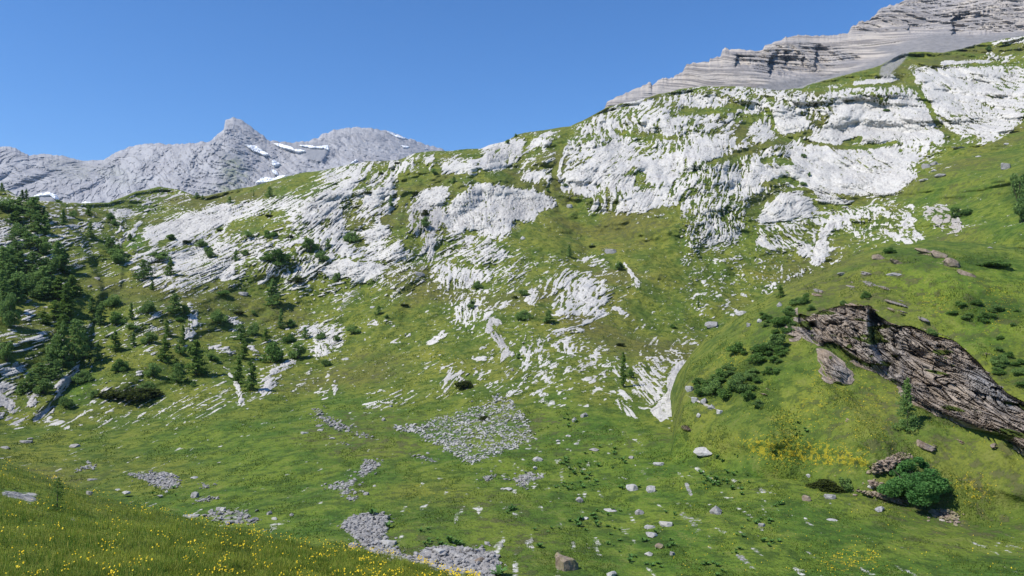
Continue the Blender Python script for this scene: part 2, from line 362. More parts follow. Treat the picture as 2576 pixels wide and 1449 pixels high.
# upper right wall
rock(2, '1720,250 1900,80 2000,10 2200,-60 2600,-60 2600,720 2450,740 2260,760 2100,810 1870,780 1870,720 2050,650 1860,690 1650,650 1680,560 1660,460', .56, 78, 3)
rock(2, '1700,520 1850,470 1900,380 2020,280 2150,250 2250,350 2230,450 2160,480 2260,560 2270,600 2160,640 2020,640 1900,560', .96, 55, 2)
rock(2, '2240,400 2400,400 2576,330 2576,480 2500,560 2300,570 2300,500', .95, 85, 2); rock(2, '2270,120 2340,80 2345,190 2270,200', .96, 80, 2)
rock(2, '2410,60 2480,60 2576,120 2576,210 2480,230 2400,180', .93, 70, 2); rock(2, '1890,150 2060,100 2060,120 1900,190', .92, 22, 2)
rock(2, '2190,680 2350,620 2360,700 2300,760 2160,800 2060,800', .94, 50, 2); rock(2, '1870,720 1960,720 1920,790 1860,770', .9, 60, 2)
rock(2, '2060,240 2270,200 2400,240 2260,350 2150,250', .2, 20, 3); rock(2, '2270,470 2300,600 2350,620 2250,620 2200,520', .3, 80, 2)
rock(2, '2350,590 2576,560 2576,640 2400,690', .55, 85, 3)
rline(2, '2100,200 2300,215 2576,240', 34, .12); rline(2, '1500,178 1720,150 1900,60 2000,5', 22, .08)
rline(2, '1700,160 1660,330 1640,520 1600,640', 58, .02); rline(2, '1720,260 1670,390 1648,470 1645,560', 16, .85, 80)
rline(2, '470,560 700,560 1000,530 1300,500', 56, .05, fe=4); rline(2, '1420,470 1620,440', 22, .1); rline(2, '1380,590 1620,590', 30, .1)
rline(2, '470,560 500,650 400,800', 40, .12); rline(2, '330,860 470,830', 60, .02); rline(2, '700,470 720,380', 24, .1)
rock(2, '330,860 480,790 490,930 640,1020 600,1110 430,1080 480,980', .12, 40, 3)
# --- right wall
rock(3, '-20,690 500,660 900,670 1250,610 1620,560 1700,520 1900,520 2100,500 2700,480 2620,700 2560,900 2350,1060 2080,1060 1860,1170 1740,1240 1770,1330 1600,1449 -20,1460', .56, 80, 3)
rock(3, '1700,560 2000,500 2620,480 2620,760 2540,910 2350,1050 2250,1070 2080,980 1950,880 1880,780 1790,660', .74, -42, 3)
rock(3, '2080,530 2200,560 2400,680 2545,770 2540,890 2440,850 2380,820 2200,690', .95, -42, 2)
rock(3, '1800,640 1900,700 2100,850 2000,860 1900,790', .92, -42, 2)
rock(3, '660,820 770,790 880,860 980,950 900,1000 740,1020 700,940', .94, -62, 2)
rock(3, '1130,780 1250,700 1500,760 1700,680 1800,760 1900,880 1900,980 1980,1040 1700,1050 1340,1080 1150,1100 960,1030 1100,1000 1100,880', .93, -60, 3)
rock(3, '850,1110 1250,1130 1600,1120 1750,1240 1650,1300 1775,1330 1600,1460 1000,1460 900,1400 520,1300 450,1260 750,1240 800,1160', .96, -36, 2)
rock(3, '940,1030 1100,1060 1240,1100 1150,1110 960,1060', .97, -30, 1); rock(3, '1340,1040 1600,1040 1480,1100 1330,1100', .97, -20, 1)
rock(3, '500,1010 500,940 620,930 690,1000 640,1100 560,1100', .9, 75, 2); rock(3, '130,1060 330,990 340,1120 200,1220 -20,1250 -20,1180', .84, 78, 2)
rock(3, '150,930 270,920 280,950 180,980', .85, 30, 2); rock(3, '0,730 320,720 320,810 120,825 0,820', .74, 35, 2)
rock(3, '500,680 900,690 880,740 600,780 520,740', .55, 60, 3); rock(3, '1100,640 1280,640 1250,680 1120,690', .75, 20, 2)
rline(3, '640,850 500,910 460,960 420,1070', 46, .1, fe=3); rline(3, '200,1240 480,1140 700,1065 950,1000', 42, .06, fe=3)
rline(3, '900,1062 1200,1112 1480,1102 1610,1068', 24, .05, fe=2); rline(3, '600,1215 690,1195 800,1225', 50, .1, fe=3)
rline(3, '0,845 250,835 500,800', 44, .12, fe=3); rline(3, '1750,650 1860,800 1900,900 1980,980 2080,1050', 26, .05, fe=2)
rline(3, '640,830 700,990 720,1020', 30, .1); rline(3, '1000,700 1300,645 1600,630 1740,640', 26, .08, fe=3)
rock(3, '960,620 1200,570 1450,490 1530,500 1500,580 1280,600 1250,620 960,670', -.1, 20, 3)
rline(3, '1650,440 1950,430 2150,390 2290,340', 84, -.05, fe=3); rline(3, '2000,470 2300,480 2620,480', 34, .2, fe=3)
rline(3, '1300,630 1580,605', 24, .92, 12, 1); rline(3, '1960,475 2310,460', 20, .85, 8, 1); rock(3, '2260,400 2500,405 2470,455 2280,450', .6, 20, 2)
rline(3, '2350,290 2620,285', 60, .62, 20, 3); rock(3, '1500,740 1560,730 1550,790 1480,760', .2, 30, 1); rline(3, '1650,560 1700,610', 90, .05, fe=3)
rline(3, '1500,740 1420,700 1300,700', 20, .15); rline(3, '1230,1085 1340,1045', 40, .1, fe=1)
# --- below the right wall
rock(4, '-20,0 500,0 500,330 450,480 280,580 100,620 -20,520', .54, 76, 4); rock(4, '500,0 700,30 560,160 500,150', .85, 70, 2)
rock(4, '540,390 600,300 720,200 780,150 900,160 1000,270 950,350 760,370 640,410', .97, 24, 2)
rock(4, '960,130 1120,180 1300,240 1250,262 1080,250 1000,200', .95, -22, 2); rock(4, '1000,0 1600,0 1775,40 1580,152 1300,130 1100,120', .96, -36, 1)
rline(4, '600,110 760,60 860,90', 30, .1, fe=2); rline(4, '780,148 900,140 980,160', 18, .08); rline(4, '1040,262 1200,270', 24, .05)
rock(4, '250,590 100,640 0,700 -20,640 330,500 460,510', .42, 30, 2)
rock(4, '500,420 900,380 1000,350 1280,280 1700,260 1730,300 1820,520 1650,540 1500,440 1350,560 1180,480 1120,600 1000,740 960,640 820,600 700,620 560,560', .47, -52, 4)
rock(4, '980,640 1040,450 1100,390 1250,330 1270,350 1130,420 1090,500 1090,620 1060,700 1000,730', .99, 65, 1)
rock(4, '1640,400 1700,320 1730,340 1740,420 1830,520 1760,520', .93, -48, 1); rline(4, '1540,460 1720,540', 26, .88, -35)
rock(4, '560,520 600,450 660,520 700,620 560,560', .8, -50, 2); rock(4, '870,620 900,560 950,560 930,660', .8, 40, 2); rline(4, '1580,330 1730,270', 30, .5)
rock(4, '1820,350 1820,260 2000,260 2130,420 2080,500 1900,420', .62, -36, 2); brn.poly(T(4, pp('1820,350 1820,260 2000,260 2130,420 2080,500 1900,420')), .35, 3)
rock(4, '530,650 680,680 660,720 560,700', .45, -30, 2); rline(4, '190,670 300,680 440,660', 24, .4, 10)
rline(4, '620,890 720,860 820,800 950,740', 26, .5, 30); rline(4, '400,1100 480,1050', 22, .6, 25)
# --- lower hillside
rock(6, '700,0 960,0 1100,50 940,160 820,110 720,110', .8, 74, 2); rock(6, '780,110 900,130 880,220 780,230', .4, 76, 3)
rock(6, '850,240 1060,240 1030,440 920,470 850,400', .48, 76, 4); rline(6, '1020,280 1010,350', 26, .95, 80)
rline(6, '1090,400 1100,330 1200,290 1260,275', 34, .75, 30); rock(6, '1180,275 1260,265 1240,310 1180,310', .85, 25, 1)
rline(6, '1110,430 1150,500 1200,560 1240,640', 46, .62, -62); rline(6, '1100,470 1140,410 1190,425', 50, .8, 40); rline(6, '1220,700 1250,650 1290,660', 30, .8, 60)
rock(6, '1380,240 1440,160 1500,180 1490,260 1430,300', .8, 60, 2)
rock(6, '1580,300 1640,120 1750,80 1950,130 2000,200 2010,320 1960,390 1830,430 1680,410 1600,360', .56, 55, 4)
rock(6, '1690,140 1760,110 1920,240 1930,300 1860,310 1800,260 1720,200', .96, 55, 2); rock(6, '1600,290 1700,330 1660,400 1610,350', .8, 55, 2)
rock(6, '1920,330 2000,320 1990,370 1920,370', .85, 40, 1); rock(6, '1820,400 1930,390 1840,435', .85, 30, 1)
rock(6, '1540,480 1700,460 1870,460 1800,520 1640,520', .62, 20, 2); rock(6, '1620,560 1700,520 1760,620 1740,680 1640,660', .6, -60, 3)
rock(6, '1340,470 1560,540 1520,620 1620,700 1840,740 1900,760 2060,740 2060,880 1880,900 1840,720 1600,700 1360,720 1340,560', .33, 60, 5)
rock(6, '1700,560 1900,560 2000,640 2080,760 1900,760 1760,660', .34, 55, 5)
rline(6, '2060,310 2150,360', 26, .75, 20); rline(6, '2080,720 2130,940 2200,1110', 60, .38, -60, 4)
rock(6, '2200,740 2400,660 2560,620 2580,740 2480,800 2440,900 2470,1000 2400,1060 2380,1150 2200,900', .5, -55, 3)
rock(6, '2100,960 2200,1080 2230,1130 2120,1110 2090,1020', .6, -60, 3)
rline(6, '2576,740 2490,820 2490,950 2520,1060', 62, 1.0, 40, 1); rock(6, '2340,1080 2380,1010 2440,990 2540,1000 2560,1110 2480,1130 2410,1170 2370,1140', 1.0, 40, 1)
rock(6, '760,900 780,770 840,760 860,900 780,980', .5, 78, 2); rock(6, '860,850 900,770 960,790 870,900', .62, 55, 2); rock(6, '990,780 1060,760 1070,860 1010,870', .6, -70, 2)
rline(6, '1000,690 1080,695', 26, .75, 10); rock(6, '180,430 240,390 300,430 250,460', .7, 20, 2); rline(6, '330,410 390,440', 24, .55); rline(6, '400,570 560,470', 30, .4, 30)
rline(6, '680,570 770,510', 40, .4, 20); rock(6, '100,960 500,930 520,1080 200,1100', .22, 20, 6); rock(6, '1360,620 1420,640 1420,770 1370,780', .5, 60, 2)
rline(6, '1290,940 1500,820', 60, .34, 25, 4); rline(6, '1100,900 1170,870', 26, .6, 25)
# left wooded slope
rock(5, '180,440 160,380 220,260 290,400', .7, 30); rock(5, '0,560 230,500 400,500 330,620 200,600 60,640', .5, 25, 4)
rock(5, '-300,780 0,740 190,720 190,780 110,810 0,790 -300,850', .85, 20, 2); rock(5, '-300,1000 0,880 120,900 80,960 0,960', .8, 30, 2)
rock(5, '1080,470 1150,440 1220,470 1225,520 1190,545 1150,490', .95, 30, 1); rock(5, '1100,380 1180,340 1230,370 1160,410', .7, 30, 2)
rline(5, '1450,380 1450,450 1440,500 1380,590', 64, .78, 60, 2); rline(5, '1430,280 1450,370', 26, .6); rock(5, '1110,630 1180,615 1160,680 1130,680', .9, 40, 1)
rock(5, '1000,790 1050,765 1090,800 1050,835', .9, 30, 1); rock(5, '1690,370 1740,360 1820,410 1790,435 1700,410', .85, 15, 2); rline(5, '1590,600 1700,620 1760,650', 40, .7, 20)
rline(5, '1890,600 1950,680', 50, .6, -50); rline(5, '2060,790 2210,720', 40, .8, 30); rock(5, '1960,950 1990,840 2060,820 2080,900 2000,960', .85, 60, 2)
rock(5, '2200,520 2330,440 2576,440 2576,560 2450,560 2350,520', .62, 40, 3); rock(5, '2330,600 2450,570 2500,640 2440,690 2350,650', .62, -50, 3); rock(5, '2480,600 2576,500 2576,600', .8, 70, 2)
rline(5, '1700,760 1800,920 1830,1040', 30, .5, -60); rline(5, '1250,200 1500,150 2000,80', 30, .18); rock(5, '2420,830 2500,780 2490,850', .8, 40, 1); rline(5, '2530,870 2520,960', 30, .8, 80)
rline(5, '2390,960 2470,900 2450,990', 40, .55, 20); rline(5, '700,1010 800,920', 26, .7, 35); rline(5, '910,1110 1010,1040', 40, .6, 35); rline(5, '1040,1130 1110,1105', 20, .7, 20)
rock(5, '700,1060 1500,960 1480,1130 700,1210', .14, 30, 8); rock(5, '930,500 1080,420 1250,420 1500,600 1300,640 1000,560', .2, 25, 6)
rock(1, '1000,1360 1390,1300 1390,1370 1100,1370', .5, 25, 2)
# --- dryness and yellow tone of the grass
for r, s, v, fe in [(0, '0,500 430,560 560,576 500,700 -150,700 -150,470', .35, 8), (12, '300,760 700,700 1000,740 1000,850 500,1000 350,900', .5, 12),
                    (12, '100,500 260,420 520,560 400,620 180,560', .35, 8), (0, '-150,430 120,440 250,480 150,500 -150,480', .55, 12),
                    (0, '690,440 760,300 900,240 1180,240 1180,520 900,520', .38, 12), (4, '1500,700 1900,620 2100,720 2576,700 2576,1400 1900,1200 1500,900', .02, 16),
                    (0, '900,180 1180,120 1180,250 900,240', .25, 12), (0, '540,215 680,215 700,260 620,300 500,260', .62, 12),
                    (4, '400,760 700,700 760,800 600,850', .95, 5), (2, '1850,1000 2200,1000 2200,1080 1900,1080', .95, 6), (6, '560,620 1300,620 1300,780 800,800', .75, 8),
                    (6, '1700,960 1950,930 2000,1040 1750,1080', .85, 8), (12, '1500,0 2300,380 2000,700 1500,500', .05, 12), (5, '550,780 700,780 640,1000 520,1030', -.2, 6), (1, '930,1080 1000,980 1080,990 1070,1060', -.2, 3), (2, '390,860 480,780 480,870', 0, 3),
                    (5, '700,1160 1500,1100 1800,1050 2300,1100 1500,1200 700,1260', .4, 8), (13, '0,0 500,100 900,400 500,560 0,300', .5, 12), (6, '1380,240 2300,100 2150,420 1850,420 1750,640 1300,460', .8, 8)]:
    dry.poly(T(r, pp(s)), v, fe)
for r, s, v in [(13, '400,420 700,380 1100,440 1450,540 1350,650 900,600 600,600', 1.0), (13, '600,200 900,200 900,330 700,360', .5), (13, '1300,400 1550,380 1550,440', .7), (13, '1000,1280 1500,1240 1450,1400 1000,1400', .7),
                (13, '2000,700 2350,700 2350,900 2150,900', .6), (4, '1700,940 2000,920 2050,1100 1800,1050', .5), (4, '2150,800 2400,850 2576,1000 2300,1300 2250,1000', .45), (4, '450,740 650,740 650,830 450,820', .6),
                (2, '1850,1000 2150,1000 2100,1080 1880,1080', .5), (6, '100,180 700,150 700,420 300,450', .35), (6, '560,620 900,620 900,780 700,800', .6), (0, '0,500 430,560 560,576 500,700 -150,700 -150,460', .35),
                (12, '350,740 900,740 800,860 500,1000', .35), (7, '250,200 500,100 400,500 150,480', .5), (7, '950,300 1600,500 1500,850 800,800', .35)]:
    yel.poly(T(r, pp(s)), v, 5)
# scree tone under the stones
SCREE = {
 'fan': (12, '560,370 690,260 900,205 1100,150 1190,65 1340,170 1480,420 1230,520 960,612 780,500', .50),
 'heap': (12, '0,1070 60,1010 180,985 350,985 345,1100 290,1200 420,1260 560,1330 540,1350 250,1290 60,1130', 1),
 'heap_low': (12, '560,1360 570,1290 700,1235 1130,1260 1200,1400 1150,1470 900,1470', 1),
 'strip': (12, '110,700 190,570 310,590 240,660 160,705', 1), 'strip_b': (12, '-100,770 20,740 130,715 90,770 -100,800', 1),
 'dots': (12, '-30,800 40,790 90,820 20,842', 1), 'dots_b': (12, '40,870 60,845 150,850 80,885', 1),
 'oval': (12, '1050,725 1100,690 1165,695 1110,740', 1), 'pile': (12, '1305,720 1350,680 1420,668 1545,700 1420,740 1370,785 1330,760', 1),
 'bank': (11, '940,680 1100,672 1200,670 1340,700 1362,770 1240,800 1160,770 1110,735', 1), 'bank_b': (11, '560,640 600,622 735,612 720,638 600,655', .9),
 'slabs': (11, '1490,790 1560,765 1650,750 1560,790', .9), 'slabs_b': (11, '1480,890 1530,855 1680,860 1600,880', .8),
 'ring': (11, '1540,1000 1680,950 1780,965 1850,945 1960,1045 1800,1075 1600,1035', .75),
 'trail': (11, '2370,180 2420,190 2470,250 2576,320 2576,360 2450,300 2390,240', .7), 'dribble': (12, '-30,440 80,460 60,475 -30,450', .8),
 'thin': (12, '540,540 640,550 750,590 700,592 600,570', .8), 'edge': (12, '380,320 560,310 620,350 500,370 400,340', .45), 'patch': (12, '-30,300 80,320 60,370 -30,345', .6), 'patch_b': (12, '100,370 200,380 210,410 160,415', .8)}
BROWN = {'shelf': (13, '1410,665 1450,600 1640,515 1745,545 1640,600 1500,685', .9), 'rim': (13, '1240,790 1480,825 1650,860 1880,860 1870,915 1650,905 1440,855', 1),
         'heap': (13, '1850,965 1950,945 2085,975 2070,1065 1950,1025', 1), 'bits': (13, '1390,745 1450,720 1530,770 1430,785', .8)}
for r, s, v in SCREE.values(): scr.poly(T(r, pp(s)), v * .62, 2)
for r, s, v in BROWN.values(): P = T(r, pp(s)); cov.poly(P, .9, 1); brn.poly(P, 1, 2)
scr.line(T(3, pp('1660,400 1620,450 1540,520 1530,560')), 12, .6, 3); scr.poly(T(3, pp('560,655 800,600 1050,585 1330,515 1480,470 1480,500 1250,560 950,640 900,670')), .9, 1)
scr.poly(T(3, pp('1600,440 1650,395 1800,385 1960,400 2100,370 2250,330 2300,290 2620,260 2620,200 1400,300')), 1, 1)
scr.line(T(5, pp('40,270 -20,330')), 6, .5, 3); scr.line([(0, 492), (38, 498)], 10, .8, 2); scr.line(T(6, pp('0,320 60,220 120,190')), 7, .42, 3)
scr.line(T(2, pp('1320,880 1340,930')), 5, .4, 2)
scr.line(T(12, pp('2140,370 2200,500 2260,640 2330,740')), 6, .30, 4); scr.line(T(12, pp('2270,360 2240,420 2290,500 2320,600')), 6, .28, 4)
scr.line(T(13, pp('30,760 60,830')), 4, .6, 1); scr.line(T(13, pp('0,990 80,1040 120,1120')), 7, .42, 3); scr.line(T(13, pp('420,1290 520,1380')), 5, .5, 2)
# dark low scrub
for r, s, v in [(5, '100,820 700,480 760,640 560,900 420,1000 120,1000', .45), (5, '820,950 900,860 1060,850 1160,930 1080,1000 860,1000', .55), (7, '80,560 120,450 300,380 700,170 780,140 780,350 540,430 520,620 300,600', .45),
                (4, '1520,600 1800,600 1950,720 1700,740 1560,640', .35), (4, '2000,700 2250,640 2500,700 2300,740', .5), (4, '1950,1050 2200,900 2576,1000 2576,1150 2200,1150', .5), (4, '600,1120 760,1050 860,1200 650,1200', .5),
                (4, '2400,200 2576,0 2800,0 2800,480 2576,380', .55), (7, '2350,450 2400,100 2800,200 2800,560 2450,500', .3), (1, '0,680 200,720 350,900 520,1150 560,1449 0,1449', .35), (12, '1130,860 1300,880 1330,920 1150,910', .5), (11, '200,1100 350,1080 470,1190 420,1200', .5)]:
    shr.poly(T(r, pp(s)), v, 4)
# ================================================================ MAIN MOUNTAINSIDE WITH ITS MEADOW
def anis(X, S, th, a, b, seed, o=3):
    c, s = math.cos(R_(th)), math.sin(R_(th)); return fbm((X * c + S * s) / a, (-X * s + S * c) / b, o, seed, .55)
ANG = [0, 30, 60, 90, 120, 150]
def jac(sh):
    gv = np.gradient(sh.V, axis=0) + 1e-6; gu = (sh.u[1] - sh.u[0]); Vu = np.gradient(sh.V, axis=1) / gu; Xv = np.gradient(sh.X, axis=0) / gv; Sv = np.gradient(sh.S, axis=0) / gv
    return np.gradient(sh.X, axis=1) / gu - Xv * Vu, Xv, np.gradient(sh.S, axis=1) / gu - Sv * Vu, Sv
def grain(sh, cs, sn):
    """turn the grain direction seen from the front into its direction on the ground surface"""
    Xu, Xv, Su, Sv = jac(sh); t = np.arctan2(sn, cs) / 2; c, s = np.cos(t), np.sin(t); p = np.arctan2(Su * c - Sv * s, Xu * c - Xv * s); return np.cos(2 * p).astype(f32), np.sin(2 * p).astype(f32)
def rockfields(sh, cs, sn):
    """streaky threshold noise, long joints and block relief along the local grain"""
    X, S = sh.X, sh.S; far = sst(235, 330, sh.Y0).astype(f32); wx = fbm(X / 45, S / 45, 2, 11) * 9; wy = fbm(X / 45, S / 45, 2, 12) * 9
    mg = np.hypot(cs, sn) + 1e-4; cs = cs / mg; sn = sn / mg; X = X + wx; S = S + wy; tn = 0; tc = 0; tb = 0; td = 0; tw = 1e-6
    for i, a in enumerate(ANG):
        d = cs * math.cos(2 * R_(a)) + sn * math.sin(2 * R_(a)); w = np.clip((d - .5) / .5, 0, 1) ** 3
        if w.max() <= 0: continue
        nr_ = anis(X, S, a, 6.0, 1.5, 20 + i, 3) + 1.1 * anis(X, S, a, 2.0, .7, 40 + i, 2); fr_ = anis(X, S, a, 12, 2.3, 25 + i, 3) + .8 * anis(X, S, a, 3.6, 1.1, 45 + i, 2)
        tn = tn + w * (nr_ * (1 - far) + fr_ * far + .35 * fbm(X / 16, S / 16, 1, 3)); tw = tw + w
        tc = tc + w * np.abs(anis(X, S, a, 12, 1.6, 60 + i, 2) * (1 - far) + anis(X, S, a, 26, 2.6, 66 + i, 2) * far)
        td = td + w * np.abs(anis(X, S, a, 9, 1.0, 100 + i, 2) * (1 - far) + anis(X, S, a, 11, 1.4, 106 + i, 2) * far); tb = tb + w * anis(X, S, a, 13, 3.2, 80 + i, 3)
    return tn / tw, tc / tw, tb / tw, td / tw
topA = T(1, pp('-1200,560 -300,590 0,628 60,630 140,680 280,710 400,715 600,728 820,722 880,700 1000,650 1200,602 1340,625 1480,675 1560,672 1700,640 1900,600 2100,545 2300,495 2450,480 2576,452')) + \
       T(2, pp('60,440 200,408 420,410 560,350 620,342 760,335 840,335 950,320 1050,315 1110,290 1230,265 1330,210 1500,178 1620,165 1720,152 1900,62 2010,2')) + T(3, pp('0,672 200,648 500,655 720,682 900,655 1040,600 1250,560 1500,490 1650,395 1950,392 2250,322 2620,262 3600,60'))
ctrlA = [(-150, 640, 45), (512, 640, 44), (1170, 640, 43), (-150, 780, 30), (512, 780, 30), (1170, 780, 29),
 (0, 576, 59), (300, 576, 58), (512, 576, 57), (760, 576, 56), (1024, 576, 55), (0, 500, 92), (300, 500, 87), (600, 500, 83), (1000, 500, 78),
 (0, 450, 122), (300, 450, 113), (600, 450, 104), (900, 450, 96), (0, 415, 146), (150, 415, 148), (300, 412, 144), (450, 415, 132), (600, 415, 122), (720, 415, 118),
 (0, 350, 163), (150, 350, 178), (300, 350, 196), (450, 350, 180), (600, 350, 176), (700, 350, 180), (850, 350, 170), (1024, 350, 150),
 (0, 300, 182), (200, 300, 215), (400, 300, 225), (550, 290, 216), (640, 270, 232), (700, 300, 220), (800, 300, 222), (1024, 300, 165),
 (0, 250, 205), (150, 250, 242), (300, 250, 258), (450, 250, 260), (600, 245, 262), (750, 250, 262), (900, 240, 245), (1024, 250, 190), (1150, 250, 160),
 (20, 205, 238), (150, 210, 300), (300, 205, 288), (400, 200, 288), (460, 200, 280), (600, 205, 300), (750, 200, 300), (900, 200, 285), (1024, 190, 232), (1150, 190, 195), (-140, 190, 215),
 (400, 165, 325), (500, 155, 335), (600, 150, 345), (750, 150, 345), (900, 140, 345), (1010, 130, 320), (1110, 120, 265), (620, 108, 385), (750, 100, 395), (900, 90, 405), (1024, 80, 415), (900, 62, 445), (1024, 40, 470), (1150, 10, 500)]
tn_ = lambda s, a, f: (lambda u: fbm(u / f, u * 0 + s, 4, s) * a)
A = Sheet(topA, 780, -120, 1144, .8, .8, Depth(ctrlA), 12, 3, tn_(3, 1.2, 22))
cA, cs, sn = cov.at(A.U, A.V), cos2.at(A.U, A.V), sin2.at(A.U, A.V)
cov.a = cov.a + .08 * sst(.35, .5, cov.a) * (1 - sst(.8, .95, cov.a)); cA = cov.at(A.U, A.V); cov.b = Paint(); cov.b.a = blur(np.clip(cov.a, 0, 1), 5); cb = cov.b.at(A.U, A.V)
cs, sn = grain(A, cs, sn); nT, nC, nB, nD = rockfields(A, cs, sn)
U_ = unif(nT); nS = fbm(A.X / 1.1, A.S / .55, 2, 91) + .25 * fbm(A.X / 14, A.S / 8, 2, 92)
rkA = np.maximum(cA - U_, (np.clip(cA, 0, .35) * .42 + .012 * (cA > -.05)) - unif(nS) + .02)
Yf = (A.Y0 / 260).astype(f32); hill = sst(440, 395, A.V)
rm0 = sst(-.02, .12, rkA); big = fbm(A.X / 70, A.S / 55, 3, 5) * 16 + ridged(A.X / 30, A.S / 26, 3, 6) * 7 + fbm(A.X / 9, A.S / 7, 3, 9) * 2.6 * (1 - .65 * sst(.7, .95, cA)) + fbm(A.X / 3, A.S / 2.2, 2, 8) * .7 * (1 - rm0)
rm = sst(-.02, .12, rkA); crack = sst(.085, .0, nC)
disp = hill * Yf * (big - 3 * cb - rm * .6 - (nB * 1.1 * rm - crack * .8 * rm) * (1 - .7 * sst(.78, .93, cA)) + fbm(A.X / 1.6, A.S / 1.6, 3, 33) * .35) \
     + (1 - hill) * (fbm(A.X / 14, A.Y0 / 14, 3, 15) * 1.6)
fwd = Paint(0); fwd.poly([(-160, 215), (40, 196), (66, 215), (84, 240), (104, 292), (84, 345), (76, 368), (52, 402), (30, 424), (-160, 440)], 1, 2); fwd.line(T(1, pp('1000,800 960,900 900,1040 880,960 850,830')), 7, -.35, 3); fwd.line(T(2, pp('400,480 420,640 390,800')), 5, -.4, 3); fwd.line(T(5, pp('950,20 940,150')), 5, -.3, 3)
fwd.line(T(2, pp('560,690 520,720 490,800')), 5, -.3, 2)
disp = disp - fwd.at(A.U, A.V) * 5 * sst(430, 415, A.V) * np.clip(Yf, .5, 2)
A.Y = A.Y0 + disp * sst(0, 6, A.V - A.vt[None, :] + 1)
hid = sst(-.5, .5, fbm(A.X / 22, A.S / 14, 2, 94) + .2); nC2 = np.abs(fbm(A.X / 6 + nB, A.S / 3 - nT, 2, 93))
slab = sst(.78, .93, cA); kf = 1 - .62 * slab; fis = np.maximum(np.maximum(sst(.05, .02, nC / kf) * (1 - .2 * slab), sst(.045, .015, nD / kf) * .8 * hid * (1 - .6 * slab)), sst(.014, .0, nC2) * .6)
gvar = sst(.25, .9, fbm(A.X / 20, A.S / 15, 3, 95) + .5) ; hair = sst(.08, .015, nD) * sst(.3, .7, cA); joint_ = sst(.05, .01, nC2) * slab
gryA = np.clip(np.maximum(gry.at(A.U, A.V), np.maximum(hair * .95, joint_ * .8)) + .5 * sst(.0, .5, nB) * gvar + .22 * sst(-.1, .6, nT), 0, 1)
A.Y = A.Y + hair * .45 * (Yf + .2) + joint_ * .4
rkA = np.where(cA > .45, np.minimum(rkA, .38), rkA) - fis * .62
shA = np.maximum(shr.at(A.U, A.V), fis * sst(.3, .6, cA) * .75)
MAT_G = terrain_mat()
tag(A.finish('mountainside', MAT_G, {'mask': [rkA, dry.at(A.U, A.V), yel.at(A.U, A.V), gryA], 'tone': [brn.at(A.U, A.V), scr.at(A.U, A.V), shA]}), kind='structure')
# ================================================================ NEAR RIGHT KNOLL
topC = [(640, 520), (668, 455)] + T(4, pp('20,1500 60,1390 170,1260 300,1180 420,1060 560,985 700,905 820,840 960,775 1100,735 1250,660 1400,600 1520,565 1700,555 1850,530 2000,530 2200,540 2400,560 2576,590')) + [(1060, 245), (1150, 225), (1300, 200)]
ctrlC = [(650, 520, 84), (668, 455, 96), (700, 370, 109), (745, 312, 115), (790, 290, 117), (870, 262, 119), (940, 255, 117), (1024, 258, 112), (1150, 240, 104),
 (700, 430, 95), (760, 380, 98), (800, 330, 104), (860, 300, 108), (950, 300, 104), (1024, 310, 98), (800, 420, 87.5), (870, 400, 88), (960, 400, 85), (1024, 390, 83), (760, 460, 85), (860, 450, 79), (1000, 450, 75),
 (700, 470, 91), (800, 485, 83), (900, 490, 76), (1024, 500, 71), (1150, 500, 67), (1150, 400, 74), (700, 520, 86), (850, 530, 77), (1024, 540, 69), (1150, 560, 64)]
C = Sheet(topC, 545, 655, 1144, .7, .7, Depth(ctrlC), 14, 7, tn_(4, 1.6, 14))
# the outcrop bulges out of the knoll
OUT = T(4, pp('830,1110 850,1050 930,1060 980,1085 1000,1045 1100,1015 1200,990 1370,1000 1420,975 1490,1070 1600,1140 1750,1150 1900,1220 2050,1250 2160,1340')) + T(7, pp('2250,300 2350,420 2470,540 2600,600 3000,860 3000,1330 2600,1030 2450,930 2350,860 2180,820 2050,770 1900,705 1800,655 1690,590 1600,480 1480,370 1300,330 1180,250 1150,190 1020,200 960,170 880,90'))
OUT2 = T(7, pp('1015,215 1080,250 1160,300 1240,360 1290,430 1230,490 1180,492 1090,450 1030,390')); OUT3 = T(4, pp('785,1210 800,1150 860,1200 880,1280 800,1300'))
ocC = Paint(0); [ocC.poly(p, 1, 2) for p in (OUT, OUT2, OUT3)]
gC = Paint(0); gC.poly([(640, 520), (760, 452), (860, 478), (1180, 520), (1180, 640), (640, 640)], 1, 6)
low = gC.at(C.U, C.V); oC = ocC.at(C.U, C.V)
cvC = Paint(-.02); cvC.a[:] = -.04
brC = Paint(1)
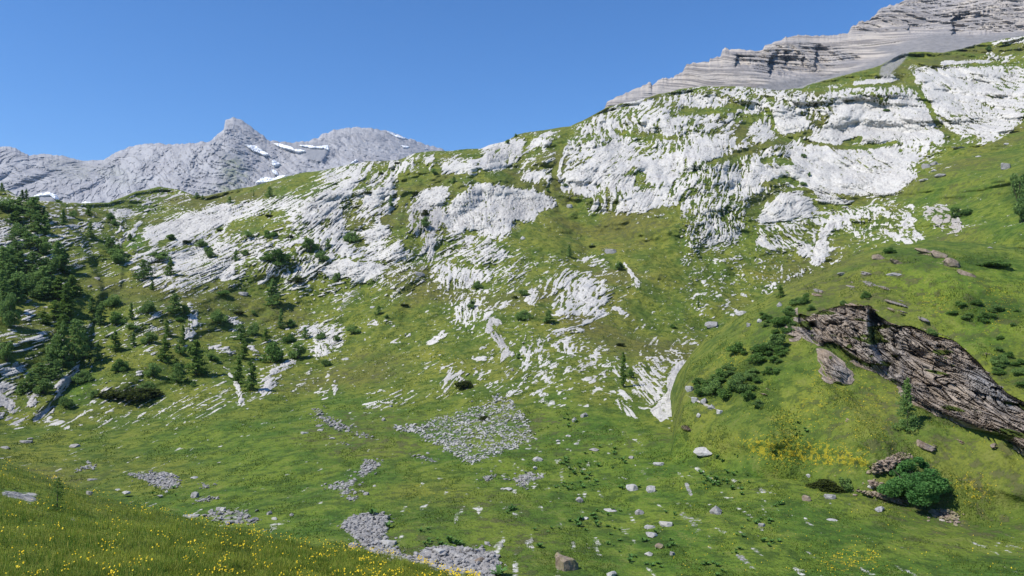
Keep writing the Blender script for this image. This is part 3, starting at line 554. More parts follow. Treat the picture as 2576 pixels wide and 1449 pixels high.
for r, s, c, fe in [(4, '1700,960 1520,960 1560,1100 1680,1120', .45, 3), (4, '970,930 1000,890 1060,900 1050,950 990,960', .75, 1), (4, '1220,880 1280,830 1320,850 1300,900', .8, 2), (4, '1340,740 1400,740 1430,800 1350,800', .6, 2), (4, '1350,820 1440,830 1440,890 1370,880', .6, 2),
                    (4, '1480,870 1560,880 1540,910 1490,900', .6, 2), (4, '1780,1100 1860,1120 1850,1160 1790,1140', .7, 2), (7, '570,540 640,520 720,560 620,585', .7, 2), (7, '1770,900 1850,930 1960,960 1880,985 1790,950', .85, 1), (7, '2030,880 2140,940 2100,960', .7, 2),
                    (7, '2320,930 2370,945 2360,975 2320,960', .8, 1), (7, '2350,850 2460,920 2600,1010 2600,860 2450,780', .6, 3), (7, '2050,620 2200,640 2300,760 2150,800', .55, 3), (7, '2200,200 2350,260 2340,340 2250,330', .55, 4),
                    (7, '20,490 80,500 110,580 180,580 310,680 300,720 200,680 100,620 40,580', .2, 3), (4, '2350,600 2500,640 2450,700', .2, 3), (4, '1760,610 1820,580 2000,620 2100,730 2060,760 1950,700', .35, 3), (6, '2560,700 2600,720 2600,800 2560,760', .2, 2),
                    (7, '0,760 90,760 60,840 0,850', .4, 3), (7, '1200,760 1250,750 1250,770', .6, 1)]:
    cvC.poly(T(r, pp(s)), c, fe)
brC.poly(T(7, pp('-100,480 310,480 310,740 -100,740')), .3, 3)
for k, (r, s, v) in BROWN.items(): cvC.poly(T(r, pp(s)), .9, 1)
XS = C.X; SS = C.S
rim_ = Paint(-.3); [rim_.poly(q_, .42, 5) for q_ in (OUT, OUT2, OUT3)]; cvC.a[:] = np.maximum(cvC.a, rim_.a)
nb = anis(XS, SS, -38, 5.5, .8, 71, 4); nb2 = anis(XS, SS, -38, 1.6, .3, 72, 3)
rkC = cvC.at(C.U, C.V) - unif(nb + .5 * nb2)
dC = (1 - low) * (fbm(XS / 16, SS / 16, 3, 25) * 4 + fbm(XS / 4, SS / 4, 3, 26) * 1.2 + fbm(XS / 1.2, SS / 1.2, 2, 27) * .2) + low * fbm(C.X / 9, C.Y0 / 9, 3, 28) * .8
dC = dC - sst(0, .15, rkC) * .5 * (1 + nb2)
opnP = Paint(0); opnP.poly(OUT, 1, 3); opnP.a = sst(.9, 1, opnP.a); opn = opnP.at(C.U, C.V)
C.Y = C.Y0 + opn * 8 + dC * sst(0, 6, C.V - C.vt[None, :] + 1)
tag(C.finish('knoll', MAT_G, {'mask': [rkC, dry.at(C.U, C.V), yel.at(C.U, C.V), C.U * 0], 'tone': [brC.at(C.U, C.V), scr.at(C.U, C.V) * (1 - brn.at(C.U, C.V)), shr.at(C.U, C.V)]}, back=((8, 3), (40, 26), (60, 60))), kind='structure')
# ================================================================ OUTCROPS (things): schist cliffs with dipping strata
def outcrop_mat():
    m, nt = newmat('brown_schist'); q = N(nt); tc = q.n('ShaderNodeTexCoord').outputs['Object']
    a = q.n('ShaderNodeAttribute', attribute_name='mask'); s1 = q.n('ShaderNodeSeparateColor'); q.l(a.outputs['Color'], s1.inputs[0]); gs, gy, bd = s1.outputs
    n1 = q.noise(tc, .45, 5, .6); n2 = q.noise(tc, 3.5, 4, .7); ly = q.noise(tc, 1.0, 4, .65, sx=((.5, .5, 4.5), (0, R_(-42), 0)))
    c = q.mix(q.ramp(ly, .35, .65), (.15, .12, .092), (.43, .35, .27)); c = q.mix(q.math('MULTIPLY', q.ramp(n1, .5, .62), .65), c, (.28, .205, .13))
    c = q.mix(gy, c, q.mix(q.ramp(n2, .35, .6), (.17, .165, .16), (.36, .34, .32))); c = q.mix(q.math('MULTIPLY', q.ramp(n2, .6, .75), .4), c, (.46, .41, .35))
    c = q.mix(q.ramp(q.math('ADD', gs, q.math('MULTIPLY', q.math('SUBTRACT', n2, .5), .5)), .48, .56), c, q.mix(q.ramp(n2, .4, .65), (.05, .085, .014), (.13, .14, .03)))
    q.out(c, .9, q.math('ADD', ly, q.math('MULTIPLY', n2, .5)), .35, .9); return m
MAT_O = outcrop_mat()
RECESS = T(4, pp('1412,1040 1470,1090 1530,1150 1570,1240 1620,1290 1640,1380')) + T(7, pp('1640,370 1640,400 1600,425 1545,400 1500,310 1470,260 1430,180 1410,60'))
RECESS_L = T(4, pp('850,1130 960,1250 1010,1340 1022,1290 1030,1190 1000,1140 960,1150 940,1200'))
rec = Paint(0); rec.poly(RECESS, 1, 1); rec.poly(RECESS_L, .8, 1); rec.poly(T(7, pp('1030,300 1090,370 1190,490 1100,470 1030,400')), .35, 2)
rec.poly(T(7, pp('1915,195 1950,190 1990,240 2030,270 2000,275 1920,230')), .5, 1); rec.poly(T(7, pp('1700,240 1900,240 1800,300 1700,300')), .35, 2); rec.poly(T(7, pp('1560,210 1700,250 1680,300 1600,260')), .25, 2)
bul = Paint(0); bul.line(T(4, pp('1390,1010 1410,1200 1460,1400 1490,1440')), 9, 1, 6); bul.poly(T(4, pp('990,1060 1380,1020 1420,1300 1200,1250 1020,1160')), .7, 8); bul.poly(T(7, pp('1930,130 2100,160 2100,250 1990,240')), 1, 2)
bul.line(T(7, pp('1700,100 2000,300 2300,480 2400,600')), 10, .8, 8)
gso = Paint(0); gso.poly(T(7, pp('1020,165 1150,160 1300,260 1450,350 1380,360 1280,300 1240,340 1120,250')), .75, 2); gso.poly(T(7, pp('2050,600 2200,600 2350,700 2250,760 2100,700')), .5, 4); gso.poly(T(4, pp('870,1040 960,1070 940,1160 870,1110')), .6, 2); gso.poly(T(7, pp('1230,100 1320,100 1320,150 1240,150')), .5, 2)
gyo = Paint(.15); gyo.poly(RECESS, .9, 3); gyo.poly(T(7, pp('1400,60 1640,60 1750,300 1640,420 1900,640 1500,420 1300,200')), .6, 6); gyo.poly(T(7, pp('2100,340 2300,380 2600,640 2450,700 2200,560')), .9, 5); gyo.poly(T(7, pp('1180,330 1290,430 1200,490 1100,380')), .8, 3); gyo.poly(T(4, pp('840,1060 1000,1200 1000,1330 850,1150')), .8, 3)
kO = (C.U > 800) & (C.V > 320) & (C.V < 440); JO = [a_[kO] for a_ in jac(C)]
def outcrop(poly, label, amp, seed, cut=2.4):
    m = Paint(0); m.poly(poly, 1, 3); mw = Paint(0); mw.poly(poly, 1, 9); xs = [p[0] for p in poly]; ys = [p[1] for p in poly]
    us = np.arange(min(xs) - 3, min(max(xs) + 3, 1100), .42); vs = np.arange(min(ys) - 3, max(ys) + 3, .42)
    U, V = np.meshgrid(us, vs); Y0 = C.sampY(U, V); bad = Y0 > 1e6; Y0 = np.where(bad, 140, Y0) - 8 * opnP.at(U, V)
    mk = m.at(U, V); rx, rz = ray(U, V); X = rx * Y0; S = rz * Y0; mk = np.where(mk < .97, mk + 1.0 * fbm(X / 2.8, S / 1.6, 4, seed + 20) * sst(.0, .15, mk), mk)
    dxu, dxv, dsu, dsv = [a_.mean() for a_ in JO]; th = math.atan2(dsu * math.cos(R_(-38)) - dsv * math.sin(R_(-38)), dxu * math.cos(R_(-38)) - dxv * math.sin(R_(-38))); c, s_ = math.cos(th), math.sin(th); X2 = X + fbm(X / 6, S / 6, 2, 5) * 1.1; S2 = S + fbm(X / 6, S / 6, 2, 6) * 1.1
    al = X2 * c + S2 * s_; w = -X2 * s_ + S2 * c
    def blocks(la, lw, sd):
        f1, ed, cid = worley(al / la + fbm(al / la, w / lw, 1, sd) * .3, w / lw, sd); r1 = (cid * 37 % 101) / 101.; r2 = (cid * 53 % 97) / 97. - .5; r3 = (cid * 71 % 89) / 89. - .5
        return r1 + r2 * .8 * ((al / la) % 1.0 - .5) + r3 * .8 * ((w / lw) % 1.0 - .5) * 0 - sst(.10, .0, ed) * .8
    st = fbm(al / 9, w / 1.3, 4, seed); sw = w / 1.0 + st; sw = 1 - (sw - np.floor(sw))
    out = amp * (.25 + .9 * bul.at(U, V) + st * .45 + blocks(3.4, 1.5, seed) * 1.0 + blocks(1.3, .6, seed + 3) * .55 + sw * .22 + fbm(X / 4, S / 4, 2, seed + 50) * .9 + fbm(X / 1.0, S / 1.0, 3, seed + 9) * .22) - rec.at(U, V) * 4.5
    ins_ = mk > .30; tv = np.where(ins_.any(0), V[ins_.argmax(0), 0], 0); bv = np.where(ins_.any(0), V[len(vs) - 1 - ins_[::-1].argmax(0), 0], 1); kk = np.ones(41) / 41
    tv = np.convolve(np.pad(tv, 20, mode='edge'), kk, 'valid'); bv = np.convolve(np.pad(bv, 20, mode='edge'), kk, 'valid'); fr = np.clip((V - tv) / np.maximum(bv - tv, 4), 0, 1)
    fo = sst(.3, .95, mw.at(U, V)); Y = Y0 + cut * (1 - fr) ** 1.3 - .12 - out * sst(.25, .95, mk) * (.15 + .85 * fo)
    q = (mk > .30) & ~bad
    idx = np.arange(U.size).reshape(U.shape); P = np.stack([rx * Y, Y, rz * Y], -1).reshape(-1, 3)
    fq = q[1:, 1:] & q[:-1, :-1] & q[1:, :-1] & q[:-1, 1:]
    F = np.stack([idx[1:, :-1], idx[1:, 1:], idx[:-1, 1:], idx[:-1, :-1]], -1)[fq]
    used = np.unique(F); re = np.zeros(U.size, int); re[used] = np.arange(len(used))
    me = mesh('rock_outcrop', P[used], re[F], MAT_O, False); lg = sst(.02, .42, fbm(X / 3.5, S / 1.4, 3, seed + 40)) * .8 + sst(.85, .35, mk) * .35
    attr(me, 'mask', [np.maximum(gso.at(U, V), lg).ravel()[used], gyo.at(U, V).ravel()[used], mk.ravel()[used]])
    o = obj('rock_outcrop', me); tag(o, label, 'rock outcrop')
outcrop(OUT, 'long brown layered rock face on the right knoll, split by a dark cleft', 1.5, 90)
outcrop(OUT2, 'short tapering grey brown rock rib just below the long rock face', 1.1, 120, -.3)
outcrop(OUT3, 'small brown rock knob in grass just left of the long rock face', .8, 130, -.3)
# ================================================================ FOREGROUND HILLSIDE
topF = [(-1400, 425), (-300, 440), (-60, 455), (0, 462), (40, 474), (73, 488), (114, 500), (139, 507), (185, 517), (204, 524), (252, 531), (278, 539), (318, 547), (341, 549), (374, 553), (414, 563), (434, 569), (470, 578), (560, 604), (700, 650), (900, 740), (1250, 860), (2000, 900)]
ctrlF = [(-1400, 425, 30), (-1400, 600, 11), (-1400, 1000, 3), (2000, 900, 4.6), (2000, 1000, 3.4), (-250, 440, 30), (0, 463, 27), (114, 501, 24.5), (252, 531, 21.5), (341, 550, 19.5), (434, 569, 17.5), (560, 605, 15), (700, 655, 12), (1000, 800, 7.5), (0, 520, 17.5), (200, 545, 17), (0, 576, 12.5), (200, 576, 13.5), (380, 576, 15.5), (0, 700, 7), (400, 700, 8), (800, 800, 6.8), (-200, 600, 11), (0, 1000, 3.0), (500, 1000, 3.1), (1000, 1000, 3.3), (-250, 1000, 3)]
Fs = Sheet(topF, 1000, -1400, 2000, 2.0, 2.5, Depth(ctrlF), 3.5, 5, tn_(8, 1.2, 12))
Fs.Y = Fs.Y0 + fbm(Fs.X / 2.5, Fs.Y0 / 2.5, 3, 44) * .5 * sst(0, 8, Fs.V - Fs.vt[None, :])
fd = unif(fbm(Fs.X / 3, Fs.Y0 / 4, 3, 45))
bare = Paint(0); bare.poly(T(11, pp('0,790 120,800 280,830 300,880 220,905 60,850 0,830')), .8, 3); bare.poly(T(11, pp('470,995 560,1000 620,1060 560,1050')), .6, 2)
tag(Fs.finish('foreground_slope', MAT_G, {'mask': [Fs.U * 0 - .5, .15 + .5 * fd, Fs.U * 0 + .1, Fs.U * 0], 'tone': [Fs.U * 0, bare.at(Fs.U, Fs.V), Fs.U * 0]}, back=((8, 3.5), (40, 24), (120, 70))), kind='structure')
# ================================================================ BANDED CLIFFS, UPPER RIGHT
topK = [(560, 150)] + T(2, pp('1960,60 1990,10 2010,-40')) + T(3, pp('-230,650 -240,620 -180,600 -120,590 -70,585 -60,570 0,545 30,488 110,475 200,468 205,445 290,425 300,380 320,365 430,375 500,382 560,385 600,380 622,345 700,322 780,283 860,266 1000,266 1100,272 1160,262 1258,248 1272,205 1310,190 1335,162 1410,152 1425,125 1460,105 1500,62 1600,35 1680,-2 1800,-40 2100,-90 2600,-130 3600,-200'))
topK = sorted(topK)
ctrlK = [(560, 160, 880), (606, 107, 860), (683, 75, 960), (683, 90, 900), (760, 50, 1060), (760, 85, 930), (850, 38, 1120), (850, 62, 1020), (850, 85, 950), (930, 20, 1180), (930, 45, 1000), (1024, 0, 1180), (1024, 34, 1010), (1024, 60, 900), (1024, -40, 1300), (1180, 0, 1100), (1180, 100, 850), (850, 140, 850), (683, 140, 840), (1180, -80, 1300)]
K = Sheet(topK, 150, 560, 1180, .6, .6, Depth(ctrlK), 30, 3, lambda u: fbm(u / 7, u * 0, 4, 51) * 1.6 + np.floor(fbm(u / 4, u * 0, 2, 52) * 4) * .35)
wall = Paint(0); wall.poly(T(3, pp('400,500 390,420 560,395 655,345 800,330 1000,335 1280,415 1380,440 1200,500 1030,540 700,570 540,530')), 1, 2)
wall.poly(T(3, pp('1265,240 1280,195 1450,110 1680,-10 2000,-60 2700,-80 2700,230 2300,262 2150,272 2040,262 2000,215 1700,250 1500,245')), 1, 2)
wl = wall.at(K.U, K.V); X, Z = K.X, K.Z
w = Z + .10 * X + fbm(X / 120, Z / 120, 3, 53) * 16
def steps(w, p, sharp):
    q = w / p; f = q - np.floor(q); return (np.floor(q) + sst(.5 - sharp, .5 + sharp, f)) * p
lay = fbm(w / 11, X / 160, 4, 54); lay2 = fbm(w / 3.2, X / 60, 3, 55)
butt = ridged(X / 30, Z / 160, 4, 56) * 24 + np.floor(fbm(X / 16, Z / 70, 2, 57) * 5) * 3.5
rc = Paint(0); rc.poly(T(3, pp('2040,95 2100,80 2260,75 2400,120 2600,160 2700,250 2150,272 2050,262')), 1, 1); rc.poly(T(3, pp('1435,125 1490,125 1490,155 1440,155')), .5, 1)
def shelf(x0, x1, y0, y1, dep):
    u0_, v0_ = T(3, [(x0, y0)])[0]; u1_, v1_ = T(3, [(x1, y1)])[0]
    uj = K.U + fbm(K.V / 3, K.V * 0, 3, 57) * 3.5 + fbm(K.X / 30, K.Z / 30, 2, 50) * 3; vj = K.V + fbm(K.U / 9, K.U * 0, 3, 58) * 6; a = np.clip((uj - u0_) / (u1_ - u0_), 0, 1); return dep * np.where(uj > u0_, 1 - a, 0) * sst(v0_ - 1, v0_ + 5, vj) * sst(v1_ + 2, v1_ - 4, vj)
rec_k = shelf(2040, 2500, 88, 268, 42) + shelf(658, 960, 400, 560, 34) + shelf(1003, 1130, 340, 530, 22) + shelf(400, 600, 400, 500, 20) + shelf(1700, 1800, 170, 250, 12) + shelf(770, 850, 350, 480, 14) + shelf(905, 960, 400, 520, 10)
dK = wl * (butt * .8 + lay2 * 4 + lay * 7.5) + (1 - wl) * (lay * 6.5 + lay2 * 2.5 + fbm(X / 26, Z / 26, 3, 58) * 2.5) + rec_k + (steps(w, 15, .12) - w) * .6 * (.4 + wl)
sk = Paint(0); [sk.poly(T(3, pp(s)), 1, 1) for s in ('560,655 700,610 830,590 1050,582 1330,510 1450,450 1600,400 1440,385 1500,345 1620,335 1700,300 1850,262 1990,245 2050,262 2160,275 2400,262 2700,240 2700,600 560,800',)]
s_k = sk.at(K.U, K.V); dK = dK * (1 - s_k) + s_k * fbm(X / 40, Z / 40, 3, 59) * 8
K.Y = K.Y0 + dK * sst(0, 2.5, K.V - K.vt[None, :] + .6)
def cliff_mat():
    m, nt = newmat('banded_limestone'); q = N(nt); tc = q.n('ShaderNodeTexCoord').outputs['Object']
    a = q.n('ShaderNodeAttribute', attribute_name='mask'); s1 = q.n('ShaderNodeSeparateColor'); q.l(a.outputs['Color'], s1.inputs[0]); ly, sc_, wl_ = s1.outputs
    n1 = q.noise(tc, .12, 5, .65); n0 = q.noise(tc, .012, 3, .5); st = q.noise(tc, .06, 3, .6, sx=((1, 1, .12), (0, 0, 0)))
    c = q.mix(q.ramp(ly, .38, .62), (.20, .18, .165), (.42, .375, .325)); c = q.mix(q.math('MULTIPLY', q.ramp(n0, .42, .62), .5), c, (.27, .26, .265))
    c = q.mix(q.math('MULTIPLY', wl_, q.math('MULTIPLY', q.ramp(st, .45, .65), .6)), c, (.20, .19, .19)); c = q.mix(q.math('MULTIPLY', q.ramp(n1, .5, .7), .35), c, (.45, .41, .365))
    s_ = q.mix(q.ramp(n1, .35, .65), (.185, .178, .175), (.235, .225, .22)); c = q.mix(sc_, c, s_)
    q.out(c, .95, n1, 6, .55); return m
K.finish('cliff_massif', cliff_mat(), {'mask': [.5 + lay * .5 + lay2 * .7 + fbm(w / 1.7, X / 50, 2, 99) * .35, s_k, wl]}, back=((6, 3), (30, 25), (60, 60)))
tag(K.ob, kind='structure')
# ================================================================ FAR GREY MASSIF WITH SNOW
topM = T(1, pp('-1300,420 -500,330 -100,290 0,300 80,300 150,330 220,370 280,360 340,353 420,368 480,370 580,400 640,408 700,403 780,403 850,358 960,308 1060,283 1180,276 1300,284 1450,276 1580,262 1605,245 1640,208 1690,168 1700,105 1730,90 1765,80 1810,90 1880,140 1960,200 2040,258 2130,262 2200,272 2260,262 2330,262 2350,245 2400,240 2420,210 2500,185 2560,167')) + T(2, pp('60,158 100,155 230,163 330,180 400,200 500,243 560,253 640,288 700,298 780,330 850,400 1100,600'))
ctrlM = [(-150, 160, 2300), (0, 148, 2300), (100, 160, 2400), (230, 120, 2500), (330, 130, 2700), (380, 128, 2900), (450, 160, 3000), (0, 200, 1900), (100, 200, 1950), (230, 180, 2050), (330, 170, 2250), (450, 180, 2400), (-150, 230, 1700), (100, 230, 1700), (300, 230, 1750), (480, 230, 1900), (228, 140, 2280), (255, 150, 2330)]
M = Sheet(topM, 235, -150, 480, .6, .6, Depth(ctrlM), 80, 3, lambda u: fbm(u / 6, u * 0, 4, 61) * 2.0)
X, Z = M.X, M.Z
wM = (X * .55 + Z) + fbm(X / 300, Z / 300, 3, 62) * 60
gul = ridged(X / 150 + Z / 400, Z / 260, 4, 63) * 48 + ridged((X + Z * .7) / 55, Z / 90, 4, 64) * 13
stM = fbm(wM / 16, (X - Z * .5) / 150, 4, 65) * 7 + ridged(wM / 34, (X - Z) / 200, 3, 66) * 4
crk = sst(.10, 0, np.abs(fbm(wM / 17, (X - Z) / 120, 5, 67))) * 8
cal = Paint(0); [cal.poly(T(1, pp(s)), 1, 1) for s in ('2040,262 2100,290 2220,340 2330,400 2440,420 2480,330 2400,270 2230,270', '240,690 300,670 400,695 430,740 200,740')]
cl = cal.at(M.U, M.V)
dM = (gul + stM + crk + fbm(X / 9, Z / 9, 3, 68) * 5) * (1 - .85 * cl)
M.Y = M.Y0 + (dM - 70) * sst(0, 4, M.V - M.vt[None, :] + .8)
grn = Paint(0); [grn.poly(T(1, pp(s)), v, 4) for s, v in [('1690,370 1780,370 1860,480 1880,560 1680,540', .65), ('1640,590 1800,560 1800,680 1560,680', .7), ('300,400 700,430 640,560 400,480', .25), ('800,420 1100,560 900,600 700,480', .2)]]
def far_mat():
    m, nt = newmat('far_grey_rock'); q = N(nt); tc = q.n('ShaderNodeTexCoord').outputs['Object']
    a = q.n('ShaderNodeAttribute', attribute_name='mask'); s1 = q.n('ShaderNodeSeparateColor'); q.l(a.outputs['Color'], s1.inputs[0]); ly, g, cl_ = s1.outputs
    n1 = q.noise(tc, .04, 5, .65); n0 = q.noise(tc, .005, 4, .55)
    c = q.mix(q.ramp(ly, .3, .7), (.22, .22, .235), (.36, .355, .36)); c = q.mix(q.math('MULTIPLY', q.ramp(n1, .45, .65), .45), c, (.40, .395, .39)); c = q.mix(q.math('MULTIPLY', q.ramp(n0, .45, .62), .45), c, (.27, .26, .265))
    c = q.mix(q.math('MULTIPLY', g, q.ramp(n1, .35, .6)), c, (.16, .19, .08)); c = q.mix(cl_, c, (.25, .25, .26))
    q.out(c, .95, n1, 18, .5); return m
M.finish('far_massif', far_mat(), {'mask': [.5 + stM / 26 - crk / 24, grn.at(M.U, M.V), cl]}, back=((6, 3), (30, 25), (60, 60)))
tag(M.ob, kind='structure')
# wide ground under and around everything
g_ = np.array([[-9000, -6000, -75], [9000, -6000, -75], [9000, 14000, -75], [-9000, 14000, -75]], float)
gm, nt = newmat('valley_turf'); q = N(nt); q.out(q.mix(q.noise(q.n('ShaderNodeTexCoord').outputs['Object'], .02, 4), (.05, .09, .02), (.11, .12, .03)))
tag(obj('ground', mesh('ground', g_, [[0, 1, 2, 3]], gm)), kind='structure')
SHEETS = [A, C, Fs]
def hit(u, v, k=None):
    """world point on the nearest ground surface seen at a picture position"""
    Y = np.minimum.reduce([s.sampY(u, v) for s in SHEETS]) if k is None else k.sampY(u, v)
    rx, rz = ray(u, v); return np.stack([rx * Y, Y, rz * Y], -1)
# snow patches draped on the far massif
sm, nt = newmat('old_snow'); q = N(nt); q.out(q.mix(q.noise(q.n('ShaderNodeTexCoord').outputs['Object'], .05, 4), (.78, .80, .84), (.88, .89, .9)), .6)
SNOW = [(1, '1845,285 1925,290 2030,357 1990,364 1895,325', 'long slanting snow patch on the flank just below the pointed summit'), (1, '2055,272 2110,278 2200,300 2225,328 2150,314 2090,292', 'narrow snow strip along the crest right of the pointed summit'),
 (1, '2210,325 2240,318 2300,328 2300,336 2250,340', 'small snow strip at the upper edge of the grey hollow'), (1, '2225,288 2330,288 2390,298 2475,288 2480,328 2440,312 2350,310', 'broad snow band across the top of the grey hollow between both summits'),
 (1, '2050,405 2070,400 2120,432 2055,443', 'small snow patch low on the right flank of the pointed summit'), (1, '2045,470 2085,480 2097,515 2060,503', 'upright snow patch just above the lowest snow field'),
 (1, '1925,572 1985,528 2075,538 2100,520 2170,515 2110,548 2030,566', 'lowest snow field lying against the green crest below the pointed summit'), (1, '220,692 290,655 360,641 412,658 418,690 402,694 370,662 300,672', 'curved snow band above a grey scree fan at the far left'),
 (1, '618,722 640,716 682,718 680,726 622,728', 'tiny snow strip right on the green crest at left'), (2, '328,180 375,188 505,243 470,243 410,228', 'white snow cap on the top edge of the rounded summit'),
 (2, '443,286 515,298 495,312 465,305', 'short snow strip under the dark band of the rounded summit'), (2, '600,308 657,316 640,322', 'thin snow strip at the right end of the rounded summit'), (2, '63,428 110,396 120,402 82,427', 'small slanting snow patch below the rounded summit')]
for r, s, lab in SNOW:
    P = T(r, pp(s)); xs = [p[0] for p in P]; ys = [p[1] for p in P]
    U, V = np.meshgrid(np.arange(min(xs) - 1, max(xs) + 1, .3), np.arange(min(ys) - 1, max(ys) + 1, .3))
    ins = inpoly(P, U + .5 * fbm(U / 2, V / 2, 2, 70), V + .5 * fbm(U / 2, V / 2, 2, 71)); Y = M.sampY(U, np.maximum(V, np.interp(U, M.u, M.vt) + .4)) - 24
    if ins.sum() < 6: continue
    rx, rz = ray(U, V); Pt = np.stack([rx * Y, Y, rz * Y], -1).reshape(-1, 3); Pb = Pt + np.array([0, 34, -6.]); idx = np.arange(U.size).reshape(U.shape)
    fq = ins[1:, 1:] & ins[:-1, :-1] & ins[1:, :-1] & ins[:-1, 1:]
    Fq = np.stack([idx[1:, :-1], idx[1:, 1:], idx[:-1, 1:], idx[:-1, :-1]], -1)[fq]
    E = {}
    for f in Fq:
        for a, b in zip(f, np.roll(f, -1)): E[(a, b)] = 1
    rim = [[b, a, a + U.size, b + U.size] for a, b in E if (b, a) not in E]
    Fa = np.concatenate([Fq, Fq[:, ::-1] + U.size, np.array(rim)]); used = np.unique(Fa); re = np.zeros(2 * U.size, int); re[used] = np.arange(len(used))
    tag(obj('snow_patch', mesh('snow_patch', np.concatenate([Pt, Pb])[used], re[Fa], sm, True)), lab, 'snow patch', 'snow patches on the far grey mountain')
# ================================================================ PLANTS: prototypes
rng = np.random.RandomState(11)
def leafmat(name, dark, light, trans=.45):
    m, nt = newmat(name); q = N(nt); tc = q.n('ShaderNodeTexCoord').outputs['Object']; oi = q.n('ShaderNodeObjectInfo').outputs['Random']
    n = q.noise(tc, 9, 3, .7); n2 = q.noise(tc, 3, 2, .5)
    c = q.mix(q.ramp(q.math('ADD', q.math('MULTIPLY', n, .6), q.math('MULTIPLY', n2, .4)), .38, .62), dark, light)
    c = q.mix(q.math('MULTIPLY', oi, .35), c, tuple(x * 1.5 for x in light)); q.out(c, .8, trans=trans, spec=.1); return m
ML_pine = leafmat('pine_needles', (.10, .18, .055), (.20, .30, .085)); ML_larch = leafmat('larch_needles', (.09, .16, .038), (.17, .26, .055))
ML_shrub = leafmat('shrub_leaves', (.075, .15, .038), (.145, .245, .058)); ML_alder = leafmat('alder_leaves', (.065, .17, .045), (.14, .29, .075))
ML_mat = leafmat('juniper_leaves', (.026, .040, .010), (.062, .080, .018)); ML_dock = leafmat('dock_leaves', (.045, .115, .030), (.10, .19, .045), .15)
mb_, nt = newmat('bark'); q = N(nt); q.out(q.mix(q.noise(q.n('ShaderNodeTexCoord').outputs['Object'], 12, 4), (.05, .038, .028), (.14, .11, .085)), .9); MB_ = mb_
def tris(c, size, r, up=.3):
    """leaf-sized triangles with random turn at the points c"""
    n = len(c); a = r.randn(n, 3); a /= np.linalg.norm(a, axis=1)[:, None]; b = r.randn(n, 3); b -= (a * b).sum(1)[:, None] * a; b /= np.linalg.norm(b, axis=1)[:, None]
    s = (size * (.5 + r.rand(n)))[:, None] if np.ndim(size) else (size * (.5 + r.rand(n)))[:, None]
    V = np.stack([c + a * s, c - a * s * .6 + b * s * .7, c - a * s * .5 - b * s * .7], 1).reshape(-1, 3)
    return V, np.arange(3 * n).reshape(-1, 3)
def conifer(seed, nb=60, nt_=34, wid=.27, leaf=.030, gap=.25, low=.06, mat=None, pw=.85):
    r = np.random.RandomState(seed); P = []
    lean = r.randn(2) * .02; side = r.rand() * 6.28
    for i in range(nb):
        h = low + (1 - low) * (i + r.rand()) / nb
        L = wid * (1 - h) ** pw * (.55 + .6 * r.rand()) + .012; th = r.rand() * 6.28
        L *= 1 + .22 * math.cos(th - side)
        if r.rand() < gap * .5: L *= .45
        k = max(5, int(nt_ * (L / wid + .25))); t = r.rand(k) ** .6
        x = t * L; dr = -.12 * x * (1 + r.rand()) + .35 * x * x / max(L, .01) * .3
        sp_ = .16 * L * (1.1 - t) + .012
        px = math.cos(th) * x + r.randn(k) * sp_; py = math.sin(th) * x + r.randn(k) * sp_; pz = h + dr + r.randn(k) * .012 + .01
        P.append(np.stack([px + lean[0] * h, py + lean[1] * h, pz], -1))
    P = np.concatenate(P); V, F = tris(P, leaf, r); V[:, 2] = np.maximum(V[:, 2], -.01)
    return mesh('crown', V, F, mat)
def bush(seed, nl=14, n=2600, leaf=.05, hgt=1.0, mat=None, spread=.42):
    r = np.random.RandomState(seed); P = []
    for i in range(nl):
        a = r.rand() * 6.28; d = spread * math.sqrt(r.rand()); R = .13 + .14 * r.rand(); cz = (.12 + r.rand() * .75 * (1 - (d / spread) ** 2 * .75)) * hgt
        k = n // nl; g = r.randn(k, 3); g /= np.linalg.norm(g, axis=1)[:, None]; rad = R * (.45 + .65 * r.rand(k) ** .5)[:, None]
        P.append(np.array([math.cos(a) * d, math.sin(a) * d, cz]) + g * rad * np.array([1, 1, .85 * hgt]))
    P = np.concatenate(P); P[:, 2] = np.abs(P[:, 2]); V, F = tris(P, leaf, r); return mesh('crown', V, F, mat)
def tube(pts, rad, seg=6):
    V = []; pts = np.array(pts, float)
    for i, p in enumerate(pts):
        for k in range(seg): a = 6.2832 * k / seg; V.append(p + np.array([math.cos(a), math.sin(a), 0]) * rad[i])
    F = [[i * seg + k, i * seg + (k + 1) % seg, (i + 1) * seg + (k + 1) % seg, (i + 1) * seg + k] for i in range(len(pts) - 1) for k in range(seg)]
    return V, F
def trunkmesh(h=.9, r=.018):
    V, F = tube([(0, 0, -.08), (.004, 0, .2), (-.004, .003, .55), (0, 0, h)], [r * 1.4, r, r * .6, r * .12]); return mesh('trunk', V, F, MB_)
def stemmesh(seed):
    r = np.random.RandomState(seed); V = []; F = []
    for i in range(6):
        a = r.rand() * 6.28; d = .1 + .3 * r.rand(); v, f = tube([(0, 0, -.1), (math.cos(a) * d * .5, math.sin(a) * d * .5, .3), (math.cos(a) * d, math.sin(a) * d, .6)], [.02, .014, .004], 5)
        F += [[x + len(V) for x in q_] for q_ in f]; V += list(v)
    return mesh('stem', V, F, MB_)
def poly_pts(P, n, r):
    xs = [p[0] for p in P]; ys = [p[1] for p in P]; o = []
    while sum(len(a) for a in o) < n:
        u = min(xs) + (max(xs) - min(xs)) * r.rand(n * 2); v = min(ys) + (max(ys) - min(ys)) * r.rand(n * 2); k = inpoly(P, u, v); o.append(np.stack([u[k], v[k]], -1))
    return np.concatenate(o)[:n]
TR, ST = trunkmesh(), stemmesh(3)
